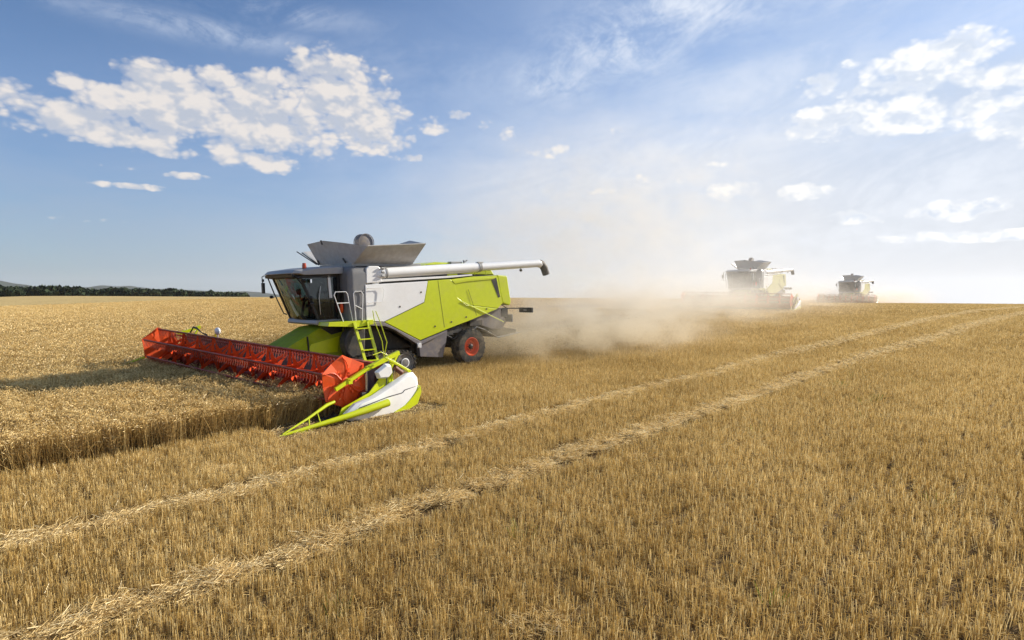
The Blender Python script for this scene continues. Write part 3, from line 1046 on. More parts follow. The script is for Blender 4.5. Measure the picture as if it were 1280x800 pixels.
def tyre(root, cx, cz, r, rim, ya, yb, out_sign, name='rear_wheel'):
    wd = yb - ya; c = (ya + yb) / 2
    T = MB()
    prof = [(rim, -wd * .36), (rim + .04, -wd * .44), (r * .82, -wd * .5), (r * .92, -wd * .47), (r * .965, -wd * .36), (r * .975, 0), (r * .965, wd * .36), (r * .92, wd * .47), (r * .82, wd * .5), (rim + .04, wd * .44), (rim, wd * .36), (rim, -wd * .36)]
    vs = []; fs = []; n = 48
    for (rr, hh) in prof[:-1]:
        for k in range(n):
            a = 2 * math.pi * k / n; vs.append((cx + rr * math.cos(a), c + hh, cz + rr * math.sin(a)))
    m_ = len(prof) - 1
    for i in range(m_):
        for k in range(n):
            fs.append((i * n + k, i * n + (k + 1) % n, ((i + 1) % m_) * n + (k + 1) % n, ((i + 1) % m_) * n + k))
    T.add(vs, fs)
    nl = 22
    for k in range(nl):
        for sd in (-1, 1):
            a0 = 2 * math.pi * (k + (0 if sd > 0 else .5)) / nl
            vs = []
            for j, (fr, da) in enumerate(((0.02, 0.0), (.28, .085), (.5, .16))):
                yy = c + sd * wd * fr; a = a0 + da
                for (rr, dd) in ((r * (.95 if j < 2 else .86), -.055), (r * (.95 if j < 2 else .86), .055), (r * (1.0 if j < 2 else .94), .035), (r * (1.0 if j < 2 else .94), -.035)):
                    aa = a + dd; vs.append((cx + rr * math.cos(aa), yy, cz + rr * math.sin(aa)))
            fs = []
            for j in range(2):
                for q in range(4): fs.append((j * 4 + q, j * 4 + (q + 1) % 4, (j + 1) * 4 + (q + 1) % 4, (j + 1) * 4 + q))
            fs += [(0, 1, 2, 3), (11, 10, 9, 8)]
            T.add(vs, fs)
    W = MB()
    s = out_sign
    W.lathe([(rim, -wd * .40), (rim - .02, -wd * .38), (rim - .03, 0), (rim - .03, wd * .30), (rim, wd * .40), (rim + .02, wd * .42), (rim - .005, wd * .43), (rim - .055, wd * .30), (rim * .72, wd * .16), (rim * .45, wd * .13), (rim * .42, wd * .22), (.07, wd * .24)] if s > 0 else
            [(.07, -wd * .24), (rim * .42, -wd * .22), (rim * .45, -wd * .13), (rim * .72, -wd * .16), (rim - .055, -wd * .30), (rim - .005, -wd * .43), (rim + .02, -wd * .42), (rim, -wd * .40), (rim - .03, -wd * .3), (rim - .03, 0), (rim, wd * .4)], (cx, c, cz), 'Y', 36)
    wheel = W.build(name, M_ORANGE, root)
    T.build('tyre', M_RUBBER, wheel, smooth=30)
    Hb = MB()
    Hb.lathe([(.10, 0), (.10, .07), (.06, .10), (.02, .105)] if s > 0 else [(.02, -.105), (.06, -.10), (.10, -.07), (.10, 0)], (cx, c + s * wd * .20, cz), 'Y', 16)
    for k in range(8):
        a = k * math.pi / 4
        Hb.lathe([(.016, 0), (.016, .03)] if s > 0 else [(.016, -.03), (.016, 0)], (cx + .145 * math.cos(a), c + s * wd * .225, cz + .145 * math.sin(a)), 'Y', 6)
    Hb.build('hub', M_BLACK, wheel)
    return wheel


HEADER_M = Matrix.Translation((8.74, .36, .14)) @ Matrix.Rotation(math.asin(.096), 4, 'Z') @ Matrix.Rotation(R(-1.33), 4, 'X')


def build_header(root):
    HM = HEADER_M
    YN, YF = 6.45, -6.45
    # trough, back wall and top beam
    H_ = MB()
    H_.slab([(.42, YN, .04), (.42, YF, .04), (-.35, YF, .02), (-.35, YN, .02)], .03)
    H_.slab([(-.35, YN, .02), (-.35, YF, .02), (-.95, YF, .12), (-.95, YN, .12)], .03)
    H_.prism([(-1.02, .12), (-1.02, .30), (-1.22, .30), (-1.22, .12)], YF, YN)
    header = H_.build('header', M_DARK, root, bevel=.008)
    header.matrix_basis = HM
    def part(o):
        o.matrix_basis = HM
        return o
    b = MB()
    b.slab([(-.95, YN, .12), (-.95, YF, .12), (-1.08, YF, 1.12), (-1.08, YN, 1.12)], .025)
    for k in range(13):
        y = YF + .25 + k * (YN - YF - .5) / 12
        if abs(y) < .8: continue
        b.bar((-.99, y, .15), (-1.1, y, 1.12), .05, .05)
    b.build('back_wall', M_SCREEN, header)
    b = MB(); b.prism([(-1.05, 1.10), (-1.05, 1.24), (-1.2, 1.24), (-1.2, 1.10)], YF, YN)
    b.build('top_beam', M_DRED, header, bevel=.012)
    b = MB()
    b.box((.44, 0, .045), (.10, YN - YF, .025))
    n = 162
    for k in range(n):
        y = YF + .04 + k * (YN - YF - .08) / (n - 1)
        b.add([(.48, y - .028, .045), (.48, y + .028, .045), (.60, y, .04), (.50, y, .065)], [(0, 1, 2), (0, 2, 3), (1, 3, 2), (0, 3, 1)])
    b.build('cutter_bar', M_DARK, header, smooth=0)
    # intake auger with its flights
    a = MB(); ac = (-.55, .42)
    a.tube([(ac[0], YF + .12, ac[1]), (ac[0], YN - .12, ac[1])], .20, 20)
    aug = a.build('intake_auger', M_DRED, header)
    fl = MB()
    for sgn in (1, -1):
        st = 150; vs = []; fs = []
        for i in range(st + 1):
            f = i / st; y = sgn * (.75 + f * (YN - .95)); ang = f * 2 * math.pi * 10 * sgn
            for rr in (.19, .31):
                vs.append((ac[0] + rr * math.cos(ang), y, ac[1] + rr * math.sin(ang)))
        for i in range(st): fs.append((2 * i, 2 * i + 2, 2 * i + 3, 2 * i + 1))
        fl.add(vs, fs)
    fo = fl.build('auger_flight', M_DRED, header); s_ = fo.modifiers.new('solid', 'SOLIDIFY'); s_.thickness = .012
    # reel
    RC = (0.0, .91); RR = .63
    y0, y1 = -6.12, 6.12
    rl = MB(); rl.tube([(RC[0], y0, RC[1]), (RC[0], y1, RC[1])], .085, 16)
    reel = part(rl.build('reel', M_DRED, root))
    angs = [R(84 + 60 * k) for k in range(6)]
    for a_ in angs:
        bx_, bz_ = RC[0] + RR * math.cos(a_), RC[1] + RR * math.sin(a_)
        tb = MB(); tb.tube([(bx_, y0 + .02, bz_), (bx_, y1 - .02, bz_)], .026, 8)
        # narrow folded carrier sheet and the spring tines
        tb.box((bx_ - .03, 0, bz_ - .025), (.010, y1 - y0 - .1, .04))
        nt = 84
        for k in range(nt):
            y = y0 + .08 + k * (y1 - y0 - .16) / (nt - 1)
            tb.tube([(bx_, y, bz_ - .02), (bx_ - .035, y, bz_ - .12), (bx_ + .0, y, bz_ - .25)], [.016, .014, .008], 4, cap=False)
        tb.build('tine_bar', M_DRED, reel, smooth=40)
    # end plates: six pressed segments with raised ribs
    for (yy, s) in ((y1 + .03, 1), (y0 - .03, -1)):
        ep = MB()
        pts = [(RC[0] + (RR + .06) * math.cos(a_), RC[1] + (RR + .06) * math.sin(a_)) for a_ in angs]
        for k in range(6):
            p, q = pts[k], pts[(k + 1) % 6]
            m_ = ((p[0] + q[0]) / 2, (p[1] + q[1]) / 2)
            # each segment dished inwards towards the middle of its edge
            vs = [(RC[0], yy, RC[1]), (p[0], yy, p[1]), (m_[0], yy - s * .05, m_[1]), (q[0], yy, q[1])]
            vs += [(x, y_ - s * .018, z) for (x, y_, z) in vs]
            ep.add(vs, [(0, 1, 2), (0, 2, 3), (4, 6, 5), (4, 7, 6), (1, 5, 6, 2), (2, 6, 7, 3)])
        po = ep.build('end_plate', M_RED, reel, smooth=0)
        rb = MB()
        for k, a_ in enumerate(angs):
            c_, s_a = math.cos(a_), math.sin(a_)
            # curved raised rib from hub to corner
            pp = []
            for j in range(6):
                f = j / 5; r_ = .10 + f * (RR - .10); aa = a_ + .34 * math.sin(f * math.pi) * (1 - f * .3)
                pp.append((RC[0] + r_ * math.cos(aa), yy + s * .012, RC[1] + r_ * math.sin(aa)))
            rb.tube(pp, [.022, .02, .018, .018, .016, .014], 6)
            for f in (.36, .52):
                rb.lathe([(.035, 0), (.035, .02 * 1)] if s > 0 else [(.035, -.02), (.035, 0)], (RC[0] + f * RR * math.cos(a_ + .5), yy, RC[1] + f * RR * math.sin(a_ + .5)), 'Y', 10)
        rb.lathe([(.13, 0), (.13, .05), (.06, .07)] if s > 0 else [(.06, -.07), (.13, -.05), (.13, 0)], (RC[0], yy, RC[1]), 'Y', 18)
        rb.build('rib', M_RED, reel)
    ns = 9
    for k in range(1, ns + 1):
        y = y0 + (y1 - y0) * k / (ns + 1)
        sp = MB()
        for a_ in angs:
            ca, sa = math.cos(a_), math.sin(a_); tx, tz = -sa, ca
            for sgn in (-1, 1):
                # the two flared sheets of an arm, meeting at the tine bar
                def P_(r_, w_, dy): return (RC[0] + ca * r_ + tx * w_, y + dy, RC[1] + sa * r_ + tz * w_)
                sp.slab([P_(.07, sgn * .02, sgn * .02), P_(.10, sgn * .17, sgn * .10), P_(.30, sgn * .085, sgn * .07), P_(RR - .01, sgn * .028, .0), P_(RR - .02, 0, .0)], .008)
        sp.tube([(RC[0], y - .05, RC[1]), (RC[0], y + .05, RC[1])], .10, 12)
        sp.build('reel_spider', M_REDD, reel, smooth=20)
    # reel arms
    for s in (1, -1):
        y = 6.32 * s
        ar = MB()
        ar.bar((.40, y, .80), (-.58, y, 1.22), .07, .10)
        ar.bar((-.50, y, 1.19), (-1.55, y, 1.50), .09, .12)
        ar.bar((.02, y + .055 * s, .99), (-.95, y + .055 * s, 1.38), .03, .05)
        ar.box((.0, y, .95), (.12, .12, .14))
        ar.bar((-1.5, y, 1.46), (-1.25, y, 1.1), .07, .07)
        arm = part(ar.build('reel_arm', M_LIME, root, bevel=.008))
        cy_ = MB(); cy_.tube([(-.55, y - .06 * s, .55), (-.55, y - .06 * s, 1.05)], .035, 10); cy_.tube([(-.55, y - .06 * s, 1.03), (-.60, y - .06 * s, 1.2)], .018, 8)
        cy_.build('ram', M_STEEL, arm)
    # side shields, dividers
    for s in (1, -1):
        Y = 6.58 * s
        sh = MB()
        top = [(.02, .42), (-.49, .52), (-1.08, .76), (-1.62, .97), (-1.80, .97), (-1.95, .80), (-1.98, .58)]
        bot = [(-1.86, .16), (-1.45, .02), (-.75, -.10), (.05, -.04), (.30, .08), (.32, .22)]
        poly = top + bot
        cx_ = sum(p[0] for p in poly) / len(poly); cz_ = sum(p[1] for p in poly) / len(poly)
        # bulged shell: rim, a shoulder inside it and a raised middle
        vs = [(p[0], Y - .10 * s, p[1]) for p in poly] + [(p[0], Y, p[1]) for p in poly] + [(cx_ + (p[0] - cx_) * .88, Y + .09 * s, cz_ + (p[1] - cz_) * .86) for p in poly] + [(cx_ + (p[0] - cx_) * .3, Y + .12 * s, cz_ + (p[1] - cz_) * .3) for p in poly]
        n = len(poly); fs = [tuple(range(n))]
        for l in range(3):
            for i in range(n): fs.append((l * n + i, l * n + (i + 1) % n, (l + 1) * n + (i + 1) % n, (l + 1) * n + i))
        fs.append(tuple(3 * n + i for i in range(n)))
        sh.add(vs, fs)
        so = part(sh.build('side_shield', M_WHITE, root, smooth=50, bevel=.01))
        # lime lower rear corner of the shield and the dark seam
        lc = MB(); lc.prism([(-1.97, .60), (-1.995, .42), (-1.86, .12), (-1.45, -.02), (-.95, -.11), (-1.0, .0), (-1.45, .16), (-1.72, .36)], Y + .045 * s - .03, Y + .045 * s + .075)
        lc.build('shield_corner', M_LIME, so, bevel=.015)
        sm = MB(); sm.tube([(.0, Y + .115 * s, .33), (-.9, Y + .128 * s, .47), (-1.35, Y + .124 * s, .50), (-1.42, Y + .12 * s, .56), (-1.9, Y + .075 * s, .60)], .010, 6)
        sm.build('seam', M_BLACK, so)
        # sheet steel end wall of the trough, inside the shield
        ew = MB(); ew.prism([(.45, .03), (.30, .34), (-.50, .60), (-1.08, 1.15), (-1.25, 1.15), (-1.3, .10), (-.4, .0)], Y - .16 * s - .012, Y - .16 * s + .012)
        ew.build('end_wall', M_LIME, header)
        # divider: tapered outer tube, inner fork rod, struts
        dv = MB()
        T0, T1 = (1.95, Y - .06 * s, .03), (-.80, Y + .16 * s, .33)
        pts = [(1.95, Y - .06 * s, .015), (1.75, Y - .05 * s, .035), (1.2, Y, .09), (.4, Y + .10 * s, .18), (-.2, Y + .17 * s, .26), (-.82, Y + .20 * s, .34)]
        dv.tube(pts, [.018, .036, .052, .072, .090, .098], 12)
        d_o = part(dv.build('divider', M_LIME, root))
        fk = MB()
        fk.tube([(1.86, Y - .10 * s, .04), (1.2, Y - .20 * s, .24), (.62, Y - .28 * s, .46), (.40, Y - .30 * s, .50)], [.012, .030, .042, .035], 8)
        fk.tube([(1.25, Y - .02 * s, .10), (1.15, Y - .2 * s, .25)], .014, 6)
        fk.tube([(.98, Y + .02 * s, .12), (.92, Y - .22 * s, .34), (.75, Y - .24 * s, .42)], .014, 6)
        fk.tube([(1.5, Y + .02 * s, .02), (1.0, Y + .10 * s, .0)], .016, 6)
        fk.build('divider_fork', M_LIME, d_o)
        # drive parts at the header end
        if s > 0:
            c_ = MB()
            c_.add([(-.62, Y - .10, 1.12), (-.95, Y - .10, 1.30), (-1.10, Y - .10, 1.28), (-1.16, Y - .10, 1.04), (-1.0, Y - .10, .90), (-.70, Y - .10, .93),
                    (-.66, Y + .02, 1.10), (-.94, Y + .04, 1.25), (-1.06, Y + .04, 1.23), (-1.10, Y + .04, 1.05), (-.98, Y + .04, .95), (-.74, Y + .02, .96)],
                   [(0, 1, 2, 3, 4, 5), (11, 10, 9, 8, 7, 6)] + [(i, (i + 1) % 6, 6 + (i + 1) % 6, 6 + i) for i in range(6)])
            c_.build('drive_cover', M_WHITE, header, bevel=.02)
            g_ = MB()
            g_.bar((-1.12, Y - .08, 1.36), (-1.75, Y - .04, .98), .05, .08)
            g_.bar((-.95, Y - .06, 1.45), (-1.66, Y - .02, 1.03), .03, .05)
            g_.bar((-1.15, Y - .1, 1.30), (-1.2, Y - .1, .70), .04, .05)
            g_.tube([(-1.05, Y - .1, 1.50), (-.85, Y - .1, 1.60), (-.6, Y - .1, 1.55)], .014, 6)
            g_.build('end_bracket', M_LIME, header, bevel=.006)
            r_ = MB(); r_.tube([(-1.22, Y - .02, 1.16), (-1.42, Y, 1.0)], [.06, .07], 12)
            r_.build('gearbox', M_BRWN, header)
        dk = MB(); dk.box((-1.05, Y - .26 * s, .62), (.55, .12, .75)); dk.box((-.55, Y - .24 * s, .42), (.5, .10, .4))
        dk.build('drive_housing', M_BLACK, header, bevel=.03)
    # white marker lamp on the top beam, and the hoses at the far end
    hs = MB()
    for (q, dz) in ((0, 0), (.05, .03), (.1, -.02)):
        hs.tube([(-1.1, -6.2 + q, 1.3), (-1.12, -5.9, 1.52 + dz), (-1.12, -5.55, 1.50 + dz), (-1.1, -5.1, 1.36), (-1.1, -4.6, 1.30 + dz)], .018, 6)
    hs.build('hydraulic_hose', M_BLACK, header)
    ml = MB(); ml.ball((-1.13, -3.72, 1.50), (.10, .15, .14)); ml.tube([(-1.13, -3.72, 1.2), (-1.13, -3.72, 1.4)], .02, 6)
    ml.build('marker_lamp', M_LAMP, header)
    st = MB(); st.bar((-1.13, -3.95, 1.25), (-1.13, -3.85, 1.50), .05, .05); st.build('lamp_bracket', M_LIME, header)
    return header


def build_harvester():
    root = bpy.data.objects.new('combine_harvester', None)
    COL.objects.link(root)
    # --- inner hull
    b = MB()
    b.prism([(5.16, 1.95), (5.18, 3.80), (4.9, 3.98), (1.9, 3.98), (1.0, 3.72), (-1.75, 3.60), (-2.1, 2.5), (-1.6, 2.2), (.1, 1.75), (2.3, 1.15), (3.4, 1.55), (4.4, 1.9)], -1.50, 1.50)
    body = b.build('body', M_BLACK, root, bevel=.03)
    ch = MB()
    ch.box((1.9, 0, .98), (6.2, 1.5, .55)); ch.box((.0, 0, .78), (.35, 2.6, .28)); ch.box((4.15, 0, .66), (.5, 2.5, .34))
    ch.build('chassis', M_BLACK, root, bevel=.02)
    # --- grey front corner of the hull: rounds from the front face into the side
    def corner(s):
        g = MB(); vs = []; fs = []
        n = 10
        prof = []
        for i in range(n + 1):
            a = math.pi / 2 * i / n
            prof.append((5.10 + .18 * math.cos(a), 1.45 + .17 * math.sin(a)))
        prof = [(5.28, .70)] + prof + [(4.64, 1.62)]
        zs = [2.02, 3.70, 3.86, 3.96]
        ins = [0, 0, .04, .14]
        for z, q in zip(zs, ins):
            for (x, y) in prof: vs.append((x - q, (y - q) * s, z))
        m_ = len(prof)
        for l in range(3):
            for i in range(m_ - 1): fs.append((l * m_ + i, l * m_ + i + 1, (l + 1) * m_ + i + 1, (l + 1) * m_ + i))
        fs.append(tuple(3 * m_ + i for i in range(m_)) )
        g.add(vs, fs)
        return g.build('corner_panel', M_GREYD, root, smooth=40)
    corner(1); corner(-1)
    v_ = MB(); v_.lathe([(.15, 0), (.15, .02)], (5.30, 1.10, 3.02), 'X', 20); v_.box((5.31, 1.10, 2.75), (.02, .28, .5))
    v_.build('air_opening', M_BLACK, root)
    br = MB(); br.ball((5.33, 1.12, 2.55), (.06, .11, .2)); br.build('extinguisher', M_RED, root)
    # --- side panels
    S = 1.60
    for s in (1, -1):
        p = MB(); p.prism([(4.63, 3.36), (4.62, 3.88), (4.50, 3.97), (4.12, 3.97), (4.05, 3.90), (3.98, 3.40)], 1.50 * s, (S + .03) * s)
        p.build('upper_panel', M_WHITE, root, bevel=.035)
        p = MB(); p.prism([(4.68, 2.06), (4.68, 3.32), (4.0, 3.34), (2.02, 3.41), (2.22, 2.62), (3.98, 1.99)], 1.5 * s, (S + .035) * s)
        wp = p.build('white_side_panel', M_WHITE, root, bevel=.02)
        h_ = MB(); h_.tube([(4.62, (S + .05) * s, 3.20), (4.62, (S + .11) * s, 3.20), (4.05, (S + .11) * s, 3.22), (3.98, (S + .11) * s, 3.12), (4.05, (S + .11) * s, 2.72), (4.62, (S + .11) * s, 2.70), (4.62, (S + .05) * s, 2.70)], .014, 6)
        h_.build('grab_rail', M_WHITE, wp)
        p = MB(); p.prism([(3.96, 1.985), (2.205, 2.61), (2.005, 3.42), (.95, 3.47), (.72, 3.30), (.60, 2.75), (.18, 2.44), (-1.55, 2.20), (.0, 1.80), (1.2, 1.52), (2.45, 1.20)], 1.5 * s, (S + .03) * s)
        gp = p.build('lime_side_panel', M_LIME, root, bevel=.02)
        # rear quarter of the side: a separate, slightly inset lime panel with a dark slot
        p = MB(); p.prism([(.945, 3.46), (-.2, 3.56), (-1.55, 3.60), (-1.62, 3.40), (-1.72, 2.95), (-1.85, 2.42), (-1.56, 2.215), (.17, 2.452), (.60, 2.76), (.725, 3.31)], 1.49 * s, (S + .005) * s)
        rp = p.build('rear_side_panel', M_LIME, root, bevel=.02)
        p = MB(); p.prism([(-.2, 3.50), (.88, 3.42), (.74, 3.28), (.1, 3.36), (-1.3, 3.44), (-1.46, 3.54)], (S - .01) * s, (S + .045) * s)
        p.build('panel_brow', M_LIME, rp, bevel=.02)
        p = MB(); p.prism([(-1.22, 3.42), (-1.50, 3.50), (-1.70, 2.70), (-1.60, 2.66)], (S - .01) * s, (S + .016) * s)
        p.build('air_slot', M_BLACK, rp)
        p = MB(); p.prism([(-1.60, 3.62), (-2.16, 3.58), (-2.36, 2.46), (-2.28, 2.30), (-1.87, 2.42), (-1.72, 2.95)], 1.2 * s, (S - .01) * s)
        p.build('tail_panel', M_LIME, root, bevel=.05)
        # white trim along the top of the side
        p = MB(); p.prism([(4.30, 3.40), (1.0, 3.52), (-.2, 3.60), (-.2, 3.66), (1.0, 3.60), (4.0, 3.50)], 1.42 * s, (S + .01) * s)
        p.build('top_trim', M_WHITE, root, bevel=.012)
        sm = MB()
        for pts in ([(1.55, 3.43), (1.30, 1.60)], [(.05, 3.05), (-.35, 1.98)], [(3.98, 1.99), (3.2, 2.26), (2.22, 2.61)]):
            sm.tube([(x_, (S + .030) * s, z_) for (x_, z_) in pts], .007, 4)
        sm.build('panel_seam', M_BLACK, gp)
        lt_ = MB()
        for (x_, z_) in ((1.75, 1.68), (.95, 1.80), (.2, 1.95), (-.9, 2.22), (2.35, 3.0), (3.3, 2.5)):
            lt_.lathe([(.035, 0), (.035, .012)] if s > 0 else [(.035, -.012), (.035, 0)], (x_, (S + .034) * s, z_), 'Y', 10)
        lt_.build('latch', M_DARK, gp)
        # grey fender band under the panels
        p = MB(); p.prism([(4.66, 2.04), (3.97, 1.965), (2.45, 1.17), (1.2, 1.49), (1.22, 1.40), (2.42, 1.03), (2.60, 1.06), (3.55, 1.66), (3.95, 1.83), (4.66, 1.90)], 1.35 * s, (S + .05) * s)
        p.build('fender', M_MAUVE, root, bevel=.02)
        # dark grey lower cover between track and rear wheel
        p = MB(); p.prism([(2.42, 1.05), (2.36, .56), (1.30, .42), (1.12, 1.0), (1.02, 1.50), (1.25, 1.44)], 1.25 * s, 1.47 * s)
        p.build('lower_cover', M_MAUVE, root, bevel=.02)
        p = MB(); p.lathe([(.095, 0), (.085, .03)] if s > 0 else [(.085, -.03), (.095, 0)], (2.52, 1.665 * s, 1.02), 'Y', 16)
        p.box((2.52, 1.66 * s, 1.02), (.18, .02, .18))
        p.build('side_marker', M_LAMP, root)
        # dark wheel arch behind the ladder
        p = MB(); p.prism([(2.62, 1.02), (3.55, 1.62), (3.98, 1.86), (4.7, 1.93), (5.2, 1.93), (5.2, 1.2), (4.9, .98), (2.5, .92)], 1.0 * s, 1.12 * s)
        p.build('arch_liner', M_BLACK, root)
        # rounded dark mudguard in front of the track
        n = 9; vs = []; fs = []
        for (yy) in (.98, 1.55):
            for i in range(n + 1):
                a = R(200) - R(150) * i / n
                vs.append((5.32 - .60 * math.cos(a) * 1.0 - .25, yy * s, 1.28 + .62 * math.sin(a) * 1.0))
        for i in range(n): fs.append((i, i + 1, n + 2 + i, n + 1 + i))
        p = MB(); p.prism([(5.0 + .52 * math.cos(R(a)), 1.32 + .60 * math.sin(R(a))) for a in (100, 70, 40, 15, -10, -35, -60, -85)] + [(4.75, .95), (4.7, 1.8)], 1.18 * s, 1.60 * s)
        p.build('mudguard', M_DARK, root, bevel=.06, smooth=50)
        track_unit(root, s)
        tyre(root, -.02, .74, .74, .36, 1.18 if s > 0 else -1.72, 1.72 if s > 0 else -1.18, s)
    # --- engine hood behind the tank, green with a dark top grille
    e = MB(); e.prism([(1.75, 3.66), (1.75, 4.05), (1.2, 4.16), (-.6, 4.13), (-1.7, 3.92), (-1.95, 3.62)], -1.15, 1.05)
    hood = e.build('engine_hood', M_LIME, root, bevel=.06)
    e = MB(); e.box((1.0, 1.057, 3.93), (1.35, .02, .24)); e.box((-.65, 1.057, 3.90), (.9, .02, .14)); e.build('hood_grille', M_BLACK, hood)
    e = MB(); e.box((.22, 1.02, 4.12), (.55, .25, .12)); e.tube([(-.15, 1.15, 4.1), (-.15, 1.15, 4.24)], .04, 8); e.tube([(-.05, 1.25, 4.12), (-.25, 1.25, 4.24)], .03, 8)
    e.build('filter_cover', M_GREY, hood, bevel=.02)
    # --- grain tank extension: four flared lids
    g = MB(); g.prism([(4.98, 3.95), (4.98, 4.08), (2.1, 4.08), (2.1, 3.95)], -1.12, 1.32)
    tank = g.build('grain_tank', M_GREY, root, bevel=.01)
    fb = [(4.98, -1.14, 4.10), (4.93, 1.30, 4.06)]
    ft = [(5.28, -1.42, 4.88), (5.30, -.1, 4.93), (5.08, .9, 4.80), (4.74, 2.0, 4.62)]
    g = MB(); g.slab([fb[0], fb[1], ft[3], ft[2], ft[1], ft[0]], .022)
    fl_ = g.build('tank_lid', M_TANK, tank)
    g = MB()
    for (p, q) in (((5.13, -.95, 4.72), (5.20, -.92, 4.86)), ((5.36, .0, 4.78), (5.40, -.02, 4.94)), ((5.0, .98, 4.10), (5.04, .86, 4.26)), ((5.02, -.98, 4.12), (5.06, -1.05, 4.26))):
        g.bar(Vector(p) + Vector((.03, 0, 0)), Vector(q) + Vector((.03, 0, 0)), .03, .05)
    g.build('hinge', M_BLACK, fl_)
    g = MB(); g.slab([(4.93, 1.31, 4.06), (2.50, 1.31, 4.05), (2.33, 2.0, 4.78), (4.73, 2.0, 4.63)], .022)
    g.bar((4.74, 2.0, 4.64), (2.33, 2.0, 4.79), .03, .03)
    g.build('tank_lid', M_TANK, tank)
    g = MB(); g.slab([(2.48, 1.30, 4.06), (2.40, -1.1, 4.10), (1.75, -1.5, 4.85), (1.85, .3, 5.02), (2.32, 1.98, 4.78)], .022); g.build('tank_lid', M_TANK, tank)
    g = MB(); g.slab([(4.96, -1.15, 4.10), (2.42, -1.12, 4.10), (1.80, -1.55, 4.86), (5.30, -1.75, 4.62)], .022); g.build('tank_lid', M_TANK, tank)
    g = MB(); g.bar((5.05, -1.2, 4.12), (5.55, -1.75, 4.62), .06, .03); g.bar((5.02, -1.1, 4.10), (5.42, -1.62, 4.58), .02, .04); g.build('lid_strut', M_BLACK, tank)
    # grain heap filler: folded auger head standing above the lids
    g = MB(); g.lathe([(.27, -.16), (.30, -.15), (.30, .15), (.27, .16)], (3.75, .05, 4.90), 'Y', 22)
    g.tube([(3.75, .05, 4.05), (3.75, .05, 4.8)], .15, 14)
    dm = g.build('filling_auger', M_MAUVE, tank)
    g = MB()
    for yy in (-.13, .23):
        g.tube([(3.75 + .315 * math.cos(R(20 * k)), yy, 4.90 + .315 * math.sin(R(20 * k))) for k in range(-1, 11)], .018, 6)
    for k in range(1, 9): g.tube([(3.75 + .315 * math.cos(R(20 * k)), -.13, 4.90 + .315 * math.sin(R(20 * k))), (3.75 + .315 * math.cos(R(20 * k)), .23, 4.90 + .315 * math.sin(R(20 * k)))], .010, 5)
    g.build('auger_guard', M_MAUVE, tank)
    # --- unloading auger
    A0, A1 = Vector((3.80, 1.48, 3.72)), Vector((-4.15, 1.55, 4.12))
    mid = A0.lerp(A1, .555)
    g = MB(); g.tube([A0, mid], .195, 24)
    au = g.build('unloading_auger', M_WHITE, root)
    g = MB(); g.tube([A0.lerp(A1, .56), A0.lerp(A1, .99), A1, A1 + Vector((-.12, 0, -.05))], [.165, .165, .17, .16], 24); g.build('auger_tube', M_WHITE, au)
    g = MB()
    d = (A1 - A0).normalized()
    for f, r_ in ((.0, .225), (.548, .215), (.56, .20)):
        c_ = A0.lerp(A1, f); g.tube([c_ - d * .03, c_ + d * .03], r_, 24)
    g.tube([A0.lerp(A1, .54) + Vector((0, .1, .2)), A0.lerp(A1, .575) + Vector((0, .1, .18))], .03, 8)
    g.build('flange', M_GREY, au)
    g = MB(); g.tube([A0 + Vector((.02, 0, 0)), A0 + Vector((.20, 0, -.01)), A0 + Vector((.36, -.05, -.10)), A0 + Vector((.40, -.12, -.36))], [.205, .22, .21, .20], 20)
    g.build('auger_elbow', M_WHITE, au)
    g = MB()
    for dz in (-.12, .02, .16): g.tube([A0 + Vector((.12, .19, dz)), A0 + Vector((.26, .20, dz + .02))], .045, 10)
    g.box(A0 + Vector((.45, -.05, 0)), (.12, .34, .46)); g.build('elbow_bracket', M_GREY, au, bevel=.015)
    g = MB()
    q0 = A1 + Vector((-.05, 0, .02))
    g.tube([q0, q0 + Vector((-.16, 0, -.05)), q0 + Vector((-.30, .02, -.22)), q0 + Vector((-.42, .03, -.52))], [.155, .175, .175, .165], 16)
    g.build('spout', M_DARK, au)
    g = MB(); g.ball(A0.lerp(A1, .86) + Vector((0, 0, -.25)), (.07, .07, .06)); g.tube([A0.lerp(A1, .86) + Vector((0, 0, -.24)), A0.lerp(A1, .86) + Vector((0, 0, -.14))], .02, 6); g.build('work_lamp', M_DARK, au)
    g = MB(); g.bar((.75, 1.48, 3.55), (.75, 1.48, 3.80), .08, .5); g.tube([(-.35, 1.58, 3.62), (-.35, 1.58, 3.78), (-.95, 1.58, 3.80), (-.95, 1.58, 3.62)], .02, 6); g.build('auger_rest', M_LIME, au)
    # --- cab
    cab = MB()
    cab.prism([(5.28, 1.98), (6.16, 1.98), (6.24, 2.03), (6.20, 2.16), (5.28, 2.16)], -1.30, .98)
    cab_o = cab.build('cab', M_GREYP, root, bevel=.03)
    ROOFB = [(5.25, 3.72), (6.82, 3.68), (7.08, 3.74), (6.95, 3.86), (6.2, 3.96), (5.25, 4.0)]
    rf = MB(); 
    vs = []; n = len(ROOFB)
    secs = [(-1.42, .42, -.05), (-1.30, .10, -.01), (-.9, 0, 0), (.7, 0, 0), (1.06, .06, -.01), (1.18, .30, -.05)]
    fs = []
    for (y, back, dz) in secs:
        for (x, z) in ROOFB:
            xx = x - back * max(0, (x - 6.0)) * .8
            vs.append((xx, y, z + (dz if z > 3.8 else 0)))
    for i in range(len(secs) - 1):
        for k in range(n): fs.append((i * n + k, i * n + (k + 1) % n, (i + 1) * n + (k + 1) % n, (i + 1) * n + k))
    fs += [tuple(range(n)), tuple((len(secs) - 1) * n + k for k in range(n))]
    rf.add(vs, fs); roof = rf.build('roof', M_GREYP, cab_o, smooth=40, bevel=.02)
